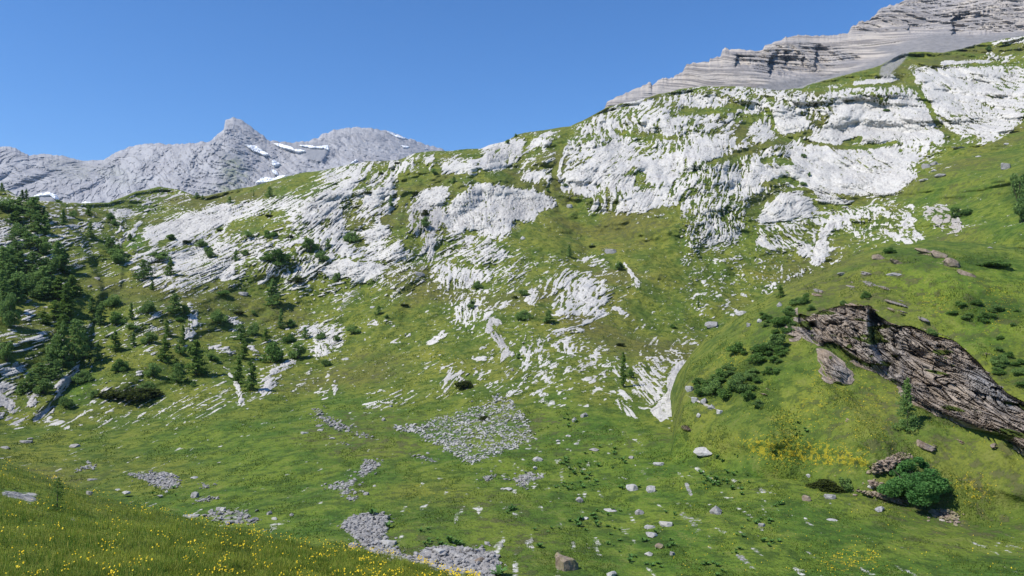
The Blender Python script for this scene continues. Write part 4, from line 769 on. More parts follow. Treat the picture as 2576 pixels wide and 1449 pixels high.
PINE = [conifer(s, 66, 40, w, .036, g, lo, ML_pine, p) for s, w, g, lo, p in [(1, .36, .2, .02, .55), (2, .30, .35, .03, .7), (3, .42, .3, .02, .45), (4, .36, .5, .03, .6), (5, .46, .25, .02, .42)]]
LARCH = [conifer(s, 62, 40, w, .034, g, lo, ML_larch, p) for s, w, g, lo, p in [(21, .24, .5, .06, .8), (22, .30, .4, .04, .7), (23, .34, .3, .03, .6)]]
THIN = [conifer(31, 50, 30, .20, .032, .8, .08, ML_larch, .8)]
SPRUCE = [conifer(41, 120, 46, .27, .017, .25, .02, ML_pine, .8)]
BUSH = [bush(s, nl, 2400, .045, h, ML_shrub) for s, nl, h in [(51, 12, 1), (52, 17, .9), (53, 9, 1), (54, 14, .8)]]
DBUSH = [bush(s, nl, 2400, .045, h, ML_pine) for s, nl, h in [(61, 12, 1), (62, 16, .9), (63, 10, 1)]]
MATS = [bush(s, 20, 2600, .045, .7, ML_mat, .46) for s in (71, 72)]
def bigbush():
    r = np.random.RandomState(8); P = []
    for i in range(60):
        x = r.uniform(-.45, .45); y = r.uniform(-.35, .35); top = .30 + .50 * math.exp(-((x + .04) / .2) ** 2) * (1 - .8 * abs(y)); z = r.uniform(.08, top); R = r.uniform(.05, .14)
        if abs(x) > .34: z *= .7
        g = r.randn(520, 3); g /= np.linalg.norm(g, axis=1)[:, None]; P.append(np.array([x, y, z]) + g * R * (.35 + .8 * r.rand(520) ** .6)[:, None])
    P = np.concatenate(P); P[:, 2] = np.abs(P[:, 2]); V, F = tris(P, .019, r); return mesh('crown', V, F, ML_alder)
BIG = [bigbush()]
LSML = [conifer(91, 70, 46, .36, .016, .5, .02, ML_larch, .55)]
KIND = {'p': ('pine_tree', PINE, TR, 'pine tree'), 'l': ('larch_tree', LARCH, TR, 'larch tree'), 't': ('larch_tree', THIN, TR, 'larch tree'), 's': ('spruce_tree', SPRUCE, TR, 'spruce tree'), 'y': ('larch_tree', LSML, TR, 'larch tree'),
        'b': ('shrub', BUSH, ST, 'shrub'), 'd': ('shrub', DBUSH, ST, 'shrub'), 'm': ('juniper_mat', MATS, ST, 'juniper'), 'B': ('shrub', BIG, ST, 'shrub')}
def plant(r, x, y, w, h, k, label, group=None, i=0, k_=None):
    (u, v), = T(r, [(x, y)]); w = w / K_ if r else w; h = h / K_ if r else h
    p = hit(u, v, k_); s = p[1] / FOC; name, protos, tr, cat = KIND[k]; pm = protos[i % len(protos)]
    root = bpy.data.objects.new(name, None); sc.collection.objects.link(root); root.empty_display_size = .3
    root.location = p; root.rotation_euler = (0, 0, rng.rand() * 6.28)
    bw = {'p': .72, 'l': .58, 't': .42, 's': .56, 'y': .70, 'b': 1.02, 'd': 1.02, 'm': 1.08, 'B': 1.0}[k]; bh = {'m': .95, 'b': .95, 'd': .95, 'B': .95}.get(k, 1.02)
    w *= 1.1; h *= 1.05
    root.scale = (w * s / bw, w * s / bw, h * s / bh)
    c = obj('crown', pm, root); obj('trunk' if tr is TR else 'stem', tr, root)
    tag(root, label, cat, group); return root
# (window, x, base y, width, height, kind, label)
PL = [
(1,10,640,40,65,'p','dark conifer standing on the skyline at the left edge'),(1,170,705,60,75,'p','dark conifer on the crest left of the curved snow band'),(1,200,712,40,85,'p','slim conifer on the crest touching the curved snow band'),(1,265,735,70,60,'d','dark rounded shrub on the crest below the curved snow band'),
(1,440,722,44,24,'b','tiny shrub alone on the green skyline right of the curved snow band'),(1,670,825,60,85,'l','leaning bright larch on turf below the far left snow strip'),(1,480,892,80,115,'p','dark conifer with wide crown, left of two neighbours on the upper left shoulder'),(1,550,835,54,64,'d','small shrub right behind the wide dark conifer, upper left shoulder'),
(1,682,980,66,110,'p','column shaped dark conifer on the upper left shoulder, isolated'),(1,830,855,62,60,'b','shrub at the head of the white V shaped gully'),(1,865,895,54,54,'d','dark shrub on the white V shaped gully wall'),(1,980,1005,40,50,'d','dark shrub at the foot of the V shaped gully'),
(1,2032,683,58,78,'p','dark conifer on the open green crest under the far snow fields'),(1,1735,730,60,52,'p','low dark conifer on the upper tip of the long slanting slab'),(1,1485,692,44,42,'p','small conifer on the saddle below the grey massif'),(1,1531,700,26,32,'p','smallest conifer on the saddle below the grey massif'),(1,1915,682,16,50,'t','thin sparse tree left of the dark conifer on the green crest'),
(1,1290,1002,90,40,'d','low dark shrub under the long slanting slab'),(1,1408,1032,64,44,'m','brownish low shrub below the right part of the slanting slab'),(1,1520,1060,82,64,'d','dark shrub in the broken rock below the slanting slab'),(1,1570,1135,84,78,'d','dark shrub just below another, mid broken rock field'),(1,1222,1155,116,56,'d','wide dark shrub on the left broken rock field'),(1,1160,1128,60,44,'d','small shrub joined left of the wide dark shrub on broken rock'),
(1,1285,1275,92,120,'l','loose green larch among white rock, left broken field'),(1,1085,1300,130,140,'p','large dark conifer at the left end of the broken rock field'),(1,820,1105,120,120,'p','left conifer of the dark group beside the bright grass hollow'),(1,870,1178,150,110,'d','broad dark shrub at the foot of the group beside the grass hollow'),(1,900,1125,90,90,'p','right conifer of the dark group beside the bright grass hollow'),
(1,1780,1163,60,84,'p','dark narrow conifer on the mossy mound between rock bands'),(1,1850,1122,54,44,'d','small dark shrub right of the narrow conifer on the mound'),(1,2040,990,100,72,'b','green shrub in the right part of the broken rock, above the cliff mound'),(1,1875,982,64,52,'d','dark shrub on broken rock left of the green one'),(1,2110,1180,160,120,'b','bright broad shrub on top of the small dark cliff'),(1,2015,1163,90,64,'d','dark shrub left beside the bright broad one on the small cliff'),(1,2110,1200,90,50,'d','dark fringe shrub hanging at the lip of the small dark cliff'),
(1,2335,1100,130,112,'d','large dark shrub, left of a pair among white slabs'),(1,2430,1165,90,78,'d','smaller dark shrub, lower right of the pair among white slabs'),(1,2475,1062,46,66,'p','small conifer above right of the shrub pair among white slabs'),(1,2030,832,50,32,'m','low brownish shrub on the green strip above the slabs'),(1,2190,990,50,30,'m','low brownish shrub left of the big white slabs'),(1,1660,940,40,30,'m','low brownish shrub on the slanting slab'),(1,2545,1320,60,70,'d','dark shrub at the foot of the white slab near the centre'),
(2,700,512,44,46,'d','dark shrub below the gully under the central skyline'),(2,850,577,46,50,'p','little pointed conifer on the central green ledge'),(2,1255,280,42,32,'d','dark shrub standing on the central skyline'),(2,1318,228,26,24,'d','tiny dark shrub on the central skyline, the upper of two'),(2,375,752,60,84,'p','dark conifer in the rocky gully left of the great slab'),(2,630,822,54,64,'m','brown green shrub on the grey cliff left of the great slab'),(2,630,905,64,76,'d','dark shrub in the cleft of the grey cliff left of the great slab'),
(2,75,1022,104,98,'d','big dark shrub lying across bright white slabs'),(2,200,660,64,40,'m','low brownish shrub above the bright slab, left centre'),(2,570,665,64,36,'m','low brownish shrub above the grey cliff lip'),(2,425,434,44,28,'m','low brownish shrub near the central left crest'),(2,1722,1132,60,82,'p','dark conifer alone on the open grass right of centre'),(2,1558,642,30,26,'d','tiny dark shrub at the right tip of the great slab'),(2,1690,602,42,26,'d','small dark shrub left of the upper right wall'),(2,2100,1235,92,62,'d','dark shrub at the right end of the low rock ridge'),(2,1025,1362,64,48,'d','dark shrub under the lower rock band, centre'),(2,2257,1388,14,70,'t','thin dead looking sapling right of the low rock ridge'),(2,1370,1430,90,50,'d','dark shrub on the mound left of the bright lower rocks'),(2,1895,1062,50,30,'m','low shrub in the flowered meadow right of centre'),(2,300,510,40,22,'m','brownish shrub left of the small dark gully near the crest'),
(3,2310,382,50,36,'d','dark shrub on the green slope below the banded cliffs at right'),(3,1260,768,60,30,'m','dark low shrub on the upper right wall'),(3,1537,842,50,24,'d','dark tuft in a crack of the upper right wall'),(3,910,1190,44,32,'d','dark tuft on the lower big slab, left end'),(3,955,1330,24,34,'d','small dark tuft in the middle of the lower big slab'),(3,910,1400,50,34,'d','dark tuft low on the lower big slab'),
(4,2540,270,150,260,'d','tall dark bushy shrub at the right edge, the upper'),(4,2575,380,140,170,'d','dark bushy shrub at the right edge, the lower'),(4,2100,345,140,90,'b','green shrub on the slope left of the dark edge shrubs'),(4,740,960,66,96,'l','bright sapling on the crest above the stream'),(4,925,1000,64,84,'b','leafy shrub on the knoll crest, left part'),(4,860,1010,100,64,'d','dark shrub left of the leafy one on the knoll crest'),(4,120,1037,28,80,'t','thin spindly sapling on the grass across the stream'),(4,968,1058,54,48,'d','dark shrub at the top left corner of the long rock face'),(4,1210,1012,44,44,'d','small shrub on the lip of the long rock face'),(4,1385,965,70,60,'b','shrub on the lip above the dark cleft'),(4,2350,725,200,60,'b','flat wide shrub patch on the right slope below brown slabs'),(4,760,1165,170,100,'b','round leafy shrub on the knoll left of the long rock face'),(4,800,1090,110,70,'d','dark leafy shrub above the round one left of the rock face'),(4,1560,625,90,50,'b','low shrub behind the brown slabs at the knoll top'),(4,1880,1240,70,60,'d','dark shrub at the upper edge of the long rock face'),(4,430,110,20,20,'d','tiny dark shrub by the stream gully'),
(7,130,570,120,90,'b','left end shrub of the thicket by the stream'),(7,230,560,150,120,'d','second shrub from the left of the thicket by the stream'),(7,330,580,130,100,'b','third shrub from the left of the thicket by the stream'),(7,420,540,140,120,'d','fourth shrub from the left of the thicket by the stream'),(7,500,600,90,80,'b','right end shrub of the thicket by the stream'),(7,280,440,130,80,'b','shrub on the upper left of the streamside thicket'),(7,420,240,150,90,'b','leafy shrub below the knoll crest, left'),(7,620,250,190,110,'b','leafy shrub halfway between thicket and rock face'),(7,720,220,150,120,'d','dark shrub touching the left foot of the rock face'),(7,560,320,140,80,'b','low leafy shrub between thicket and rock face, lower'),(7,680,400,110,60,'b','small shrub above the flat brown rocks'),(7,570,650,90,50,'d','small dark shrub below the thicket'),
(7,1700,828,185,370,'s','dark pointed spruce standing alone before the long rock face'),(7,1780,1335,460,320,'B','big round bright green shrub below the rock face, lower right'),(7,1222,1285,112,96,'d','small dark shrub at the right end of the juniper mat'),(7,1085,1270,230,90,'m','brown green juniper mat left of the big round shrub'),(7,2390,330,110,80,'d','dark shrub right of the long rock face'),(7,1860,240,50,40,'d','tiny dark shrub on the upper lip of the rock face, right'),
(5,755,440,96,155,'p','dark columnar conifer right of the left wood'),(5,845,300,130,100,'d','dark shrub right of the left wood'),(5,880,432,120,100,'b','green shrub beside the dark columnar conifer'),(5,990,402,64,125,'l','narrow larch between shrub and white rock'),(5,1110,352,124,104,'d','dark rounded shrub at the top of the lower left rocks'),(5,1315,352,120,145,'p','dark conifer on the slope above the white streak'),(5,1400,352,64,64,'d','low shrub right of the conifer above the white streak'),(5,1650,416,112,106,'d','round dark shrub with white rock on its right side'),(5,2050,292,150,190,'p','tall dark conifer below the small dark cliff'),(5,2120,467,80,145,'p','narrow dark conifer lower right of the tall one'),(5,2190,452,64,64,'b','green shrub right of the narrow dark conifer'),
(5,1912,362,44,34,'d','tiny shrub in the grass left of the tall dark conifer'),(5,1788,352,90,30,'m','flat juniper patch right of the round dark shrub'),(5,1360,412,64,44,'b','small shrub left of the white streak, upper'),(5,1260,520,64,115,'l','larch left of the white streak'),(5,1380,595,76,145,'l','larch overlapping the lower white streak'),(5,1912,516,84,104,'d','dark shrub in the lower middle slope, upper right of a pair'),(5,1815,552,110,115,'p','conifer in the lower middle slope, lower left of a pair'),(5,1130,582,104,90,'d','shrub in front of the small white dome'),(5,1008,602,64,104,'p','little conifer left of the small white dome'),(5,870,642,104,150,'l','larch on the slope left of centre wood gap'),(5,1000,472,90,54,'b','low shrub above the little conifer'),(5,1242,722,112,200,'l','bright larch left of the big leafy larch'),(5,1480,815,170,250,'l','biggest bright larch of the lower left slope'),(5,1362,662,74,94,'b','shrub between the two bright larches'),(5,1605,712,74,74,'b','shrub right of the biggest bright larch'),(5,1840,702,90,150,'l','larch above the dark ravine shrubs'),(5,2050,724,160,170,'b','broad round shrub right of the ravine'),(5,2010,565,80,94,'l','larch behind the broad round shrub'),(5,2180,572,84,94,'b','shrub at the left edge of the rock steps'),(5,2250,692,116,116,'d','dark round shrub below the rock steps'),(5,2420,547,74,64,'d','dark shrub on the rock steps'),(5,2300,542,64,84,'p','small conifer on the rock steps'),(5,2545,562,54,44,'d','tiny shrub at the right end of the rock steps'),(5,2462,752,74,64,'d','dark shrub below the right end of the rock steps'),(5,910,792,116,104,'b','bushy shrub above the large juniper carpet'),(5,1160,832,104,104,'d','dark shrub above right of the large juniper carpet'),(5,1332,874,112,140,'p','dark conifer below the bright larches'),(5,1330,790,84,94,'l','small larch just above the lowest dark conifer'),(5,740,702,90,130,'p','conifer right of the dark ravine'),(5,620,874,124,104,'d','dark shrub on the bank right of the ravine'),(5,50,714,130,150,'d','dark shrub alone at the left edge above the pale slab'),(5,980,995,370,130,'m','large flat juniper carpet on the lower left slope'),(5,1110,935,110,76,'d','dark hump at the right end of the juniper carpet'),(5,1462,902,44,44,'d','tiny shrub right of the lowest dark conifer'),(5,1682,214,94,54,'b','pale low shrub on the grass left of the tall dark conifer'),(5,1150,172,44,64,'l','small sapling under the left broken field'),(5,1895,935,110,225,'l','tall green larch above the ravine stream'),(5,1800,880,120,190,'l','bright larch left of the tall one above the stream'),(5,500,1062,100,94,'d','dark shrub at the foot of the grey cliff'),(5,715,985,74,54,'d','small dark shrub left of the juniper carpet'),(5,2240,118,130,54,'m','flat juniper patch far right on the meadow edge'),
(6,1375,398,114,82,'d','dark round shrub in the middle of the picture, left of a pair'),(6,1568,420,100,90,'p','dark conifer right of the round shrub in the middle'),(6,985,314,64,66,'d','dark shrub on the grey rocks left of centre'),(6,1028,170,70,50,'d','dark shrub on the grass mound above the grey rocks'),(6,2104,595,64,34,'m','low juniper on the slope left of the stream'),(6,1337,694,44,44,'d','dark shrub at the foot of the curved rock rib'),(6,2128,910,84,250,'t','tall thin dark larch beside the speckled slope'),(6,2180,834,54,64,'b','shrub touching the tall thin larch'),(6,280,362,64,64,'p','small conifer on the meadow edge left of centre'),(6,340,387,34,34,'d','tiny shrub right of the small meadow edge conifer'),(6,480,294,64,24,'m','flat juniper on the olive grass left of centre'),(6,90,504,92,60,'d','dark shrub above the striped white slab'),(6,930,920,130,100,'m','brown juniper in the ring of striped rocks'),(6,1083,1154,92,40,'m','green mat on the grey scree fan'),(6,2502,464,54,34,'b','small shrub by the stream right of centre'),(6,1310,238,44,24,'m','dark low shrub below the lower rock band'),
(11,432,960,160,240,'y','small bright larch in the yellow flowers of the near slope'),
]
for i, (r, x, y, w, h, k, lab) in enumerate(PL): plant(r, x, y, w, h, k, lab, None, i)
# the wood on the left spur: too alike to tell apart one by one
WOOD = [(1,60,790,150,100),(1,140,775,110,90),(1,250,835,140,150),(1,90,880,110,70),(1,150,975,110,110),(1,280,945,150,130),(1,345,965,110,160),(1,200,1065,130,120),(1,300,1100,140,130),(1,90,1010,90,80),(1,430,1210,150,190),(1,485,1260,140,170),(1,60,1190,120,140),(1,150,1260,160,160),(1,250,1270,160,170),(1,60,1340,150,160),(1,180,1405,190,180),(1,330,1400,200,190),(1,80,1460,180,150),(1,20,1260,120,200),
 (1,380,1300,150,170),(1,260,1360,150,150),(1,110,1120,100,110),(1,10,1420,120,180),(5,60,455,130,250),(5,20,330,140,220),(5,130,240,160,170),(5,330,240,160,150),(5,200,180,150,150),(5,560,700,150,290),(5,480,760,170,330),(5,640,690,110,200),(5,420,700,130,200),(5,380,800,140,150),(5,300,860,150,130),(5,230,930,140,130),(5,330,960,120,110),(5,170,960,110,100),(5,420,850,110,140),(5,600,560,120,150),(5,300,240,120,120),(5,690,340,90,110)]
WB = [(1,440,1455,200,160),(1,545,1435,130,160),(5,410,400,130,140),(5,500,330,170,200),(5,520,410,120,120),(5,330,430,110,90),(5,450,240,150,160),(5,560,210,120,130),(5,470,470,120,110),(1,120,870,130,80),(1,330,870,90,110)]
def wood_zone(r, x, y):
    (u, v), = T(r, [(x, y)]); side = 'left edge' if u < 16 else 'middle' if u < 42 else 'right edge'
    return side, ('top' if v < 235 else 'upper half' if v < 280 else 'lower half' if v < 330 else 'bottom')
for i, (r, x, y, w, h) in enumerate(WOOD):
    a_, b_ = wood_zone(r, x, y); plant(r, x, y, w, h, 'p' if i % 4 else 'd', 'dark green tree in the dense left wood, at the %s of its %s' % (a_, b_), 'dark trees in the %s %s of the wood on the left spur' % (b_, a_), i)
for i, (r, x, y, w, h) in enumerate(WB):
    a_, b_ = wood_zone(r, x, y); plant(r, x, y, w, h, 'l', 'lighter green larch in the dense left wood, at the %s of its %s' % (a_, b_), 'lighter larches in the %s %s of the wood on the left spur' % (b_, a_), i)
# scrub spreading over the knoll
i = 0
for s_, n_, a_, b_, wh_ in [('120,560 100,440 300,350 460,250 700,140 790,120 790,330 620,420 540,560 400,640', 34, 50, 110, 'between the stream and the rock face'), ('600,-60 760,-100 860,-20 800,120 620,130', 9, 50, 100, 'above the left end of the rock face'), ('2350,450 2400,100 2576,200 2576,560', 12, 50, 100, 'right of the long rock face'), ('1950,-60 2200,-150 2560,-50 2500,60 2200,60', 12, 40, 100, 'on the slope high above the rock face')]:
    for u, v in poly_pts(T(7, pp(s_)), n_, np.random.RandomState(500 + i)):
        w_ = a_ + (b_ - a_) * rng.rand(); plant(0, u, v, w_ / K_, w_ / K_ * .55, 'b' if i % 3 else 'd', 'low leafy scrub bush, one of many ' + wh_, 'low scrub bushes ' + wh_, i); i += 1
# ================================================================ STONES
def stone_mat(name, a, b, c_, sc_=3):
    m, nt = newmat(name); q = N(nt); tc = q.n('ShaderNodeTexCoord').outputs['Object']; g = q.n('ShaderNodeNewGeometry').outputs['Position']; n = q.noise(g, sc_, 5, .65); n2 = q.noise(g, sc_ * .3, 3, .5); oi = q.n('ShaderNodeObjectInfo').outputs['Random']
    c = q.mix(q.ramp(n, .36, .64), a, b); c = q.mix(q.math('MULTIPLY', q.ramp(n2, .45, .62), .6), c, c_); c = q.mix(q.math('MULTIPLY', oi, .25), c, tuple(x * .75 for x in a)); q.out(c, .9, n, .06, .8); return m
MS_p = stone_mat('pale_limestone', (.30, .295, .28), (.47, .46, .44), (.36, .34, .30)); MS_g = stone_mat('grey_limestone', (.20, .195, .19), (.37, .36, .35), (.27, .25, .23)); MS_b = stone_mat('brown_boulder', (.17, .13, .10), (.30, .24, .19), (.20, .19, .09))
import bmesh
def rockmesh(seed, sub=3, planes=14, flat=1.0):
    bm = bmesh.new(); bmesh.ops.create_icosphere(bm, subdivisions=sub, radius=1.0); V = np.array([v.co[:] for v in bm.verts]); F = np.array([[v.index for v in f.verts] for f in bm.faces]); bm.free()
    r = np.random.RandomState(seed)
    for _ in range(planes):
        n = r.randn(3); n /= np.linalg.norm(n); d = .52 + .3 * r.rand(); t = V @ n - d; V = V - np.outer(np.maximum(t, 0), n)
    V += (np.stack([fbm(V[:, 0] * 2.2 + k * 7, V[:, 1] * 2.2 + V[:, 2] * 1.7, 3, seed + k) for k in range(3)], -1)) * .07
    V /= np.abs(V).max(0); return V, F
RK = [mesh('boulder', *rockmesh(s, 4, 16)) for s in range(200, 210)]
def boulder(r, x, y, w, h, mat, label, tilt=0, i=0, flat=.75, name='boulder', group=None):
    """x, y = middle of the visible stone"""
    (u, v), = T(r, [(x, y)]); w /= K_; h /= K_; v2 = v + h * .35; p = hit(u, v2); s = p[1] / FOC
    me = RKM[(i % 10, mat)] if (i % 10, mat) in RKM else RKM.setdefault((i % 10, mat), RK[i % 10].copy())
    if not me.materials: me.materials.append(mat)
    o = obj(name, me); o.location = p + np.array([0, w * s * .15, h * s * .22]); o.rotation_euler = (0, R_(tilt), rng.rand() * .8 - .4); o.scale = (w * s / 2, w * s * flat / 2, h * s / 2 * 1.15)
    tag(o, label, 'boulder', group); return o
RKM = {}
BO = [
(12,1700,1350,180,150,'b','big brown boulder with mossy top at the bottom edge'),(12,1640,1300,60,60,'b','small brown block leaning on the left of the big mossy boulder'),(12,1480,565,82,48,'p','pale boulder in the meadow, above a small white one'),(12,1466,632,42,32,'p','small white stone between pale boulder and grey stone heap'),(12,2200,780,100,60,'p','left block of the pair of pale boulders, slanting down right'),(12,2340,795,92,54,'p','right block of the pair of pale boulders'),(12,2450,1058,102,42,'p','long pale slab, uppermost of three lying slabs at lower right'),(12,2322,1080,96,26,'p','thin pale slab left of the long one, lower right meadow'),(12,2345,1140,120,46,'p','pale slab tilted down right, lowest of the three lying slabs'),(12,2325,1283,72,32,'p','flat pale stone below the three lying slabs'),(12,2500,1278,46,38,'g','round grey stone right of the flat pale stone'),(12,2410,1225,84,42,'b','brown stone sunk in grass below the lying slabs'),
(12,2250,965,74,54,'g','angular grey stone in the meadow below the boulder pair'),(12,1805,875,72,58,'g','grey stone sunk in the meadow right of the dark heather patch'),(12,2035,952,112,16,'p','very thin flat slab flush with the grass'),(12,1846,1014,52,18,'p','small flat stone left of the very thin slab'),(12,1098,1202,42,28,'p','small white stone in the lower middle meadow, left of two'),(12,1206,1212,28,48,'p','upright pale stone in the lower middle meadow, right of two'),(12,2040,1435,84,44,'p','pale stone cut by the bottom edge right of the mossy boulder'),(12,1912,495,84,26,'g','long low stone with grass behind it near the stream'),(12,1240,718,44,18,'g','low stone between the small and the large stone heap'),(12,1268,794,82,20,'p','thin slab pointing right, below the stone heaps'),(12,1217,790,38,16,'p','thin slab tip left of the pointing slab'),(12,140,760,34,20,'g','little stone right of the left stone strip'),(12,250,769,30,18,'p','little pale stone further right of the left stone strip'),(12,188,828,48,24,'g','small grey stone below the left stone strip'),
(12,352,1200,124,40,'p','largest flat pale boulder at the waist of the stone stream'),(12,90,1218,94,44,'g','grey boulder left of the stone stream'),(12,1832,236,62,44,'g','pointed grey stone, right of two high in the meadow'),(12,1762,268,44,44,'g','grey stone, left of two high in the meadow'),(12,375,164,28,26,'p','round white stone alone in the upper meadow'),(12,320,268,40,32,'g','grey stone below the round white one'),(12,1712,390,44,20,'p','pale stone in the meadow right of the scree fan, upper'),(12,1640,430,44,24,'p','pale stone in the meadow right of the scree fan, left'),(12,1776,450,44,14,'p','flat stone in the meadow right of the scree fan, lower'),(12,2190,556,44,26,'g','grey stone beside the stream track'),(12,2395,604,82,30,'p','pale slab right of the stream track'),(12,1130,658,24,14,'p','tiny white stone below the scree fan'),(12,1035,1338,112,56,'b','reddish brown boulder in the bottom stone heap'),(12,770,1390,150,40,'p','long pale slab in the bottom stone heap'),(12,745,1262,130,50,'p','pale cracked block on top of the bottom stone heap'),(12,620,1355,80,40,'p','slanting pale stone at the left end of the bottom stone heap'),(12,270,1235,80,36,'g','blocky stone in the neck of the stone stream'),(12,190,1140,110,26,'g','low ledge stone inside the stone stream'),(12,920,1410,70,34,'p','pale stone low in the bottom heap'),
(13,182,510,192,60,'p','large smooth pale slab boulder in the right meadow'),(13,1115,852,84,46,'g','grey stone below the juniper mat'),(13,935,862,68,54,'b','brownish stone left of the grey one below the juniper mat'),(13,1490,945,92,40,'g','low grey stone below the brown rubble rim'),(13,260,955,104,78,'g','cracked grey stone sunk in grass, lower right meadow'),(13,600,1062,72,28,'g','rounded low stone below the cracked one'),(13,1430,778,62,28,'p','pale stone at the left foot of the big round shrub'),(13,1127,1029,92,14,'p','very thin slab below the grey stones at right'),(13,955,690,44,34,'p','small pale stone at the left end of the juniper mat'),(13,1500,650,40,26,'b','brown block on the brown rubble shelf'),
(11,560,468,90,28,'g','rounded low stone in the far left meadow'),(11,185,437,94,26,'g','flat grey stone near the left edge of the meadow'),(11,32,480,76,20,'g','flat stone cut by the left edge of the meadow'),(11,222,412,48,16,'g','small stone behind the flat grey one at left'),(11,1466,706,64,22,'p','pale stone right of the grey stone bank'),(11,690,722,80,18,'g','long low stone left under the grey stone bank'),(11,950,822,84,24,'p','pale stone below the grey stone bank, the larger'),(11,880,797,46,14,'p','pale stone below the grey stone bank, the smaller'),(11,1206,845,52,14,'g','flat stone below the right end of the grey bank'),(11,1255,810,30,18,'p','little stone touching the lower end of the grey bank'),(11,1468,840,66,54,'g','blocky grey stone in the grass left of two slab strips'),(11,1430,1000,124,22,'p','long flat slab on the edge of the flowered slope'),(11,2070,1016,52,20,'p','pale stone right of the ring of stones, the lower'),(11,2030,975,46,34,'g','grey block right of the ring of stones'),(11,2200,986,38,28,'g','grey block further right of the ring of stones'),(11,2296,369,64,22,'p','pale stone in the meadow left of the stone trail'),(11,2420,349,56,20,'p','pale stone, lower of two beside the stone trail'),(11,2400,314,54,28,'g','grey stone, upper of two beside the stone trail'),(11,2510,410,54,18,'p','pale stone at the lower end of the stone trail'),(11,1590,960,56,36,'g','blocky stone at the upper left of the ring of stones'),(11,1680,948,52,34,'p','pale block at the top of the ring of stones'),(11,668,825,50,40,'g','grey stone among flowers above the near slope'),
(3,1838,1252,64,52,'g','left piece of the split boulder on the right grass slope'),(3,1900,1232,68,38,'g','right piece of the split boulder on the right grass slope'),(3,1905,1284,54,24,'p','small pale stone below the split boulder'),(3,2450,1248,114,62,'g','large grey boulder on the grass slope at the far right'),(3,1960,1320,94,32,'g','flat boulder right of the slab corner on the grass slope'),(3,1835,1352,94,22,'p','pale flat stones at the slab corner on the grass slope'),(3,2100,1110,110,20,'p','long pale stone lying high on the right grass slope'),(3,2235,1178,44,14,'p','small pale stone high on the right grass slope'),(3,2450,1085,50,20,'p','pale stone near the top of the right grass slope'),
(2,1722,750,44,34,'p','grey white boulder on grass under the upper right wall'),(2,2030,1088,94,48,'g','large grey boulder on the flowered grass right of centre'),(2,1974,1113,34,14,'p','small pale stone beside the large grey boulder'),(2,1370,990,46,34,'p','round pale boulder at the foot of the great slab'),(2,585,1258,88,44,'g','large grey boulder on the olive grass left of centre'),(2,430,1386,34,30,'p','small pale boulder on the olive grass left of centre'),(6,1068,608,60,22,'p','flat pale stone left of the curved rock rib'),(6,1292,778,28,34,'g','small grey stone below the curved rock rib'),(6,30,695,72,22,'p','pale slab lying at the left of the olive meadow'),(6,236,306,44,18,'p','pale stone near the small conifer left of centre'),(5,1830,205,78,36,'g','grey boulder on the slope left of the tall dark conifer'),(5,730,87,54,26,'g','grey boulder on turf right of the left wood'),(5,675,146,34,20,'g','smaller grey boulder below it right of the left wood'),
(4,735,1008,46,44,'g','dark block at the left end of the knoll crest'),(4,503,1160,50,38,'g','dark split stone on the knoll flank'),(4,585,1132,44,36,'p','pale block right of the dark split stone'),(4,1600,778,116,36,'g','long low stone on the grass above the long rock face'),(4,1210,775,80,34,'g','dark stone on the knoll above the rock face'),(4,450,1072,100,40,'p','flat pale slab beside the stream on the knoll flank'),(4,225,1160,120,50,'g','flat grey rocks on the stream bank'),
(7,50,520,60,54,'p','upper pale block of the broken rock row by the stream thicket'),(7,90,600,60,50,'p','second pale block of the broken rock row by the stream thicket'),(7,160,610,70,46,'g','middle grey block of the broken rock row by the stream thicket'),(7,225,655,70,40,'g','fourth block of the broken rock row by the stream thicket'),(7,285,690,60,40,'p','lowest pale block of the broken rock row by the stream thicket'),(7,125,720,40,40,'p','small pale block below the broken rock row by the thicket'),
(4,1490,648,120,56,'b','left brown slab tilted down right on the knoll top'),(4,1630,688,120,44,'b','brown slab just right of the left tilted one'),(4,1840,602,150,36,'b','upper end of the brown slab row at right'),(4,1950,636,150,60,'b','second brown slab from the top of the right hand row'),(4,2040,700,130,70,'b','third, square cut brown slab of the right hand row'),(4,2145,775,150,44,'b','lowest brown slab of the right hand row'),(7,2348,945,54,36,'b','brown stone below the lower end of the rock face'),(4,2325,580,50,16,'g','small stone high on the right slope'),
]
for i, (r, x, y, w, h, k, lab) in enumerate(BO):
    tl = 0
    if 'down right' in lab or 'right hand row' in lab or 'just right of the left tilted' in lab or 'upper end of' in lab: tl = 24
    if 'tilted up' in lab or 'slanting pale' in lab: tl = -22
    boulder(r, x, y, w, h, {'p': MS_p, 'g': MS_g, 'b': MS_b}[k], lab, tl, i)
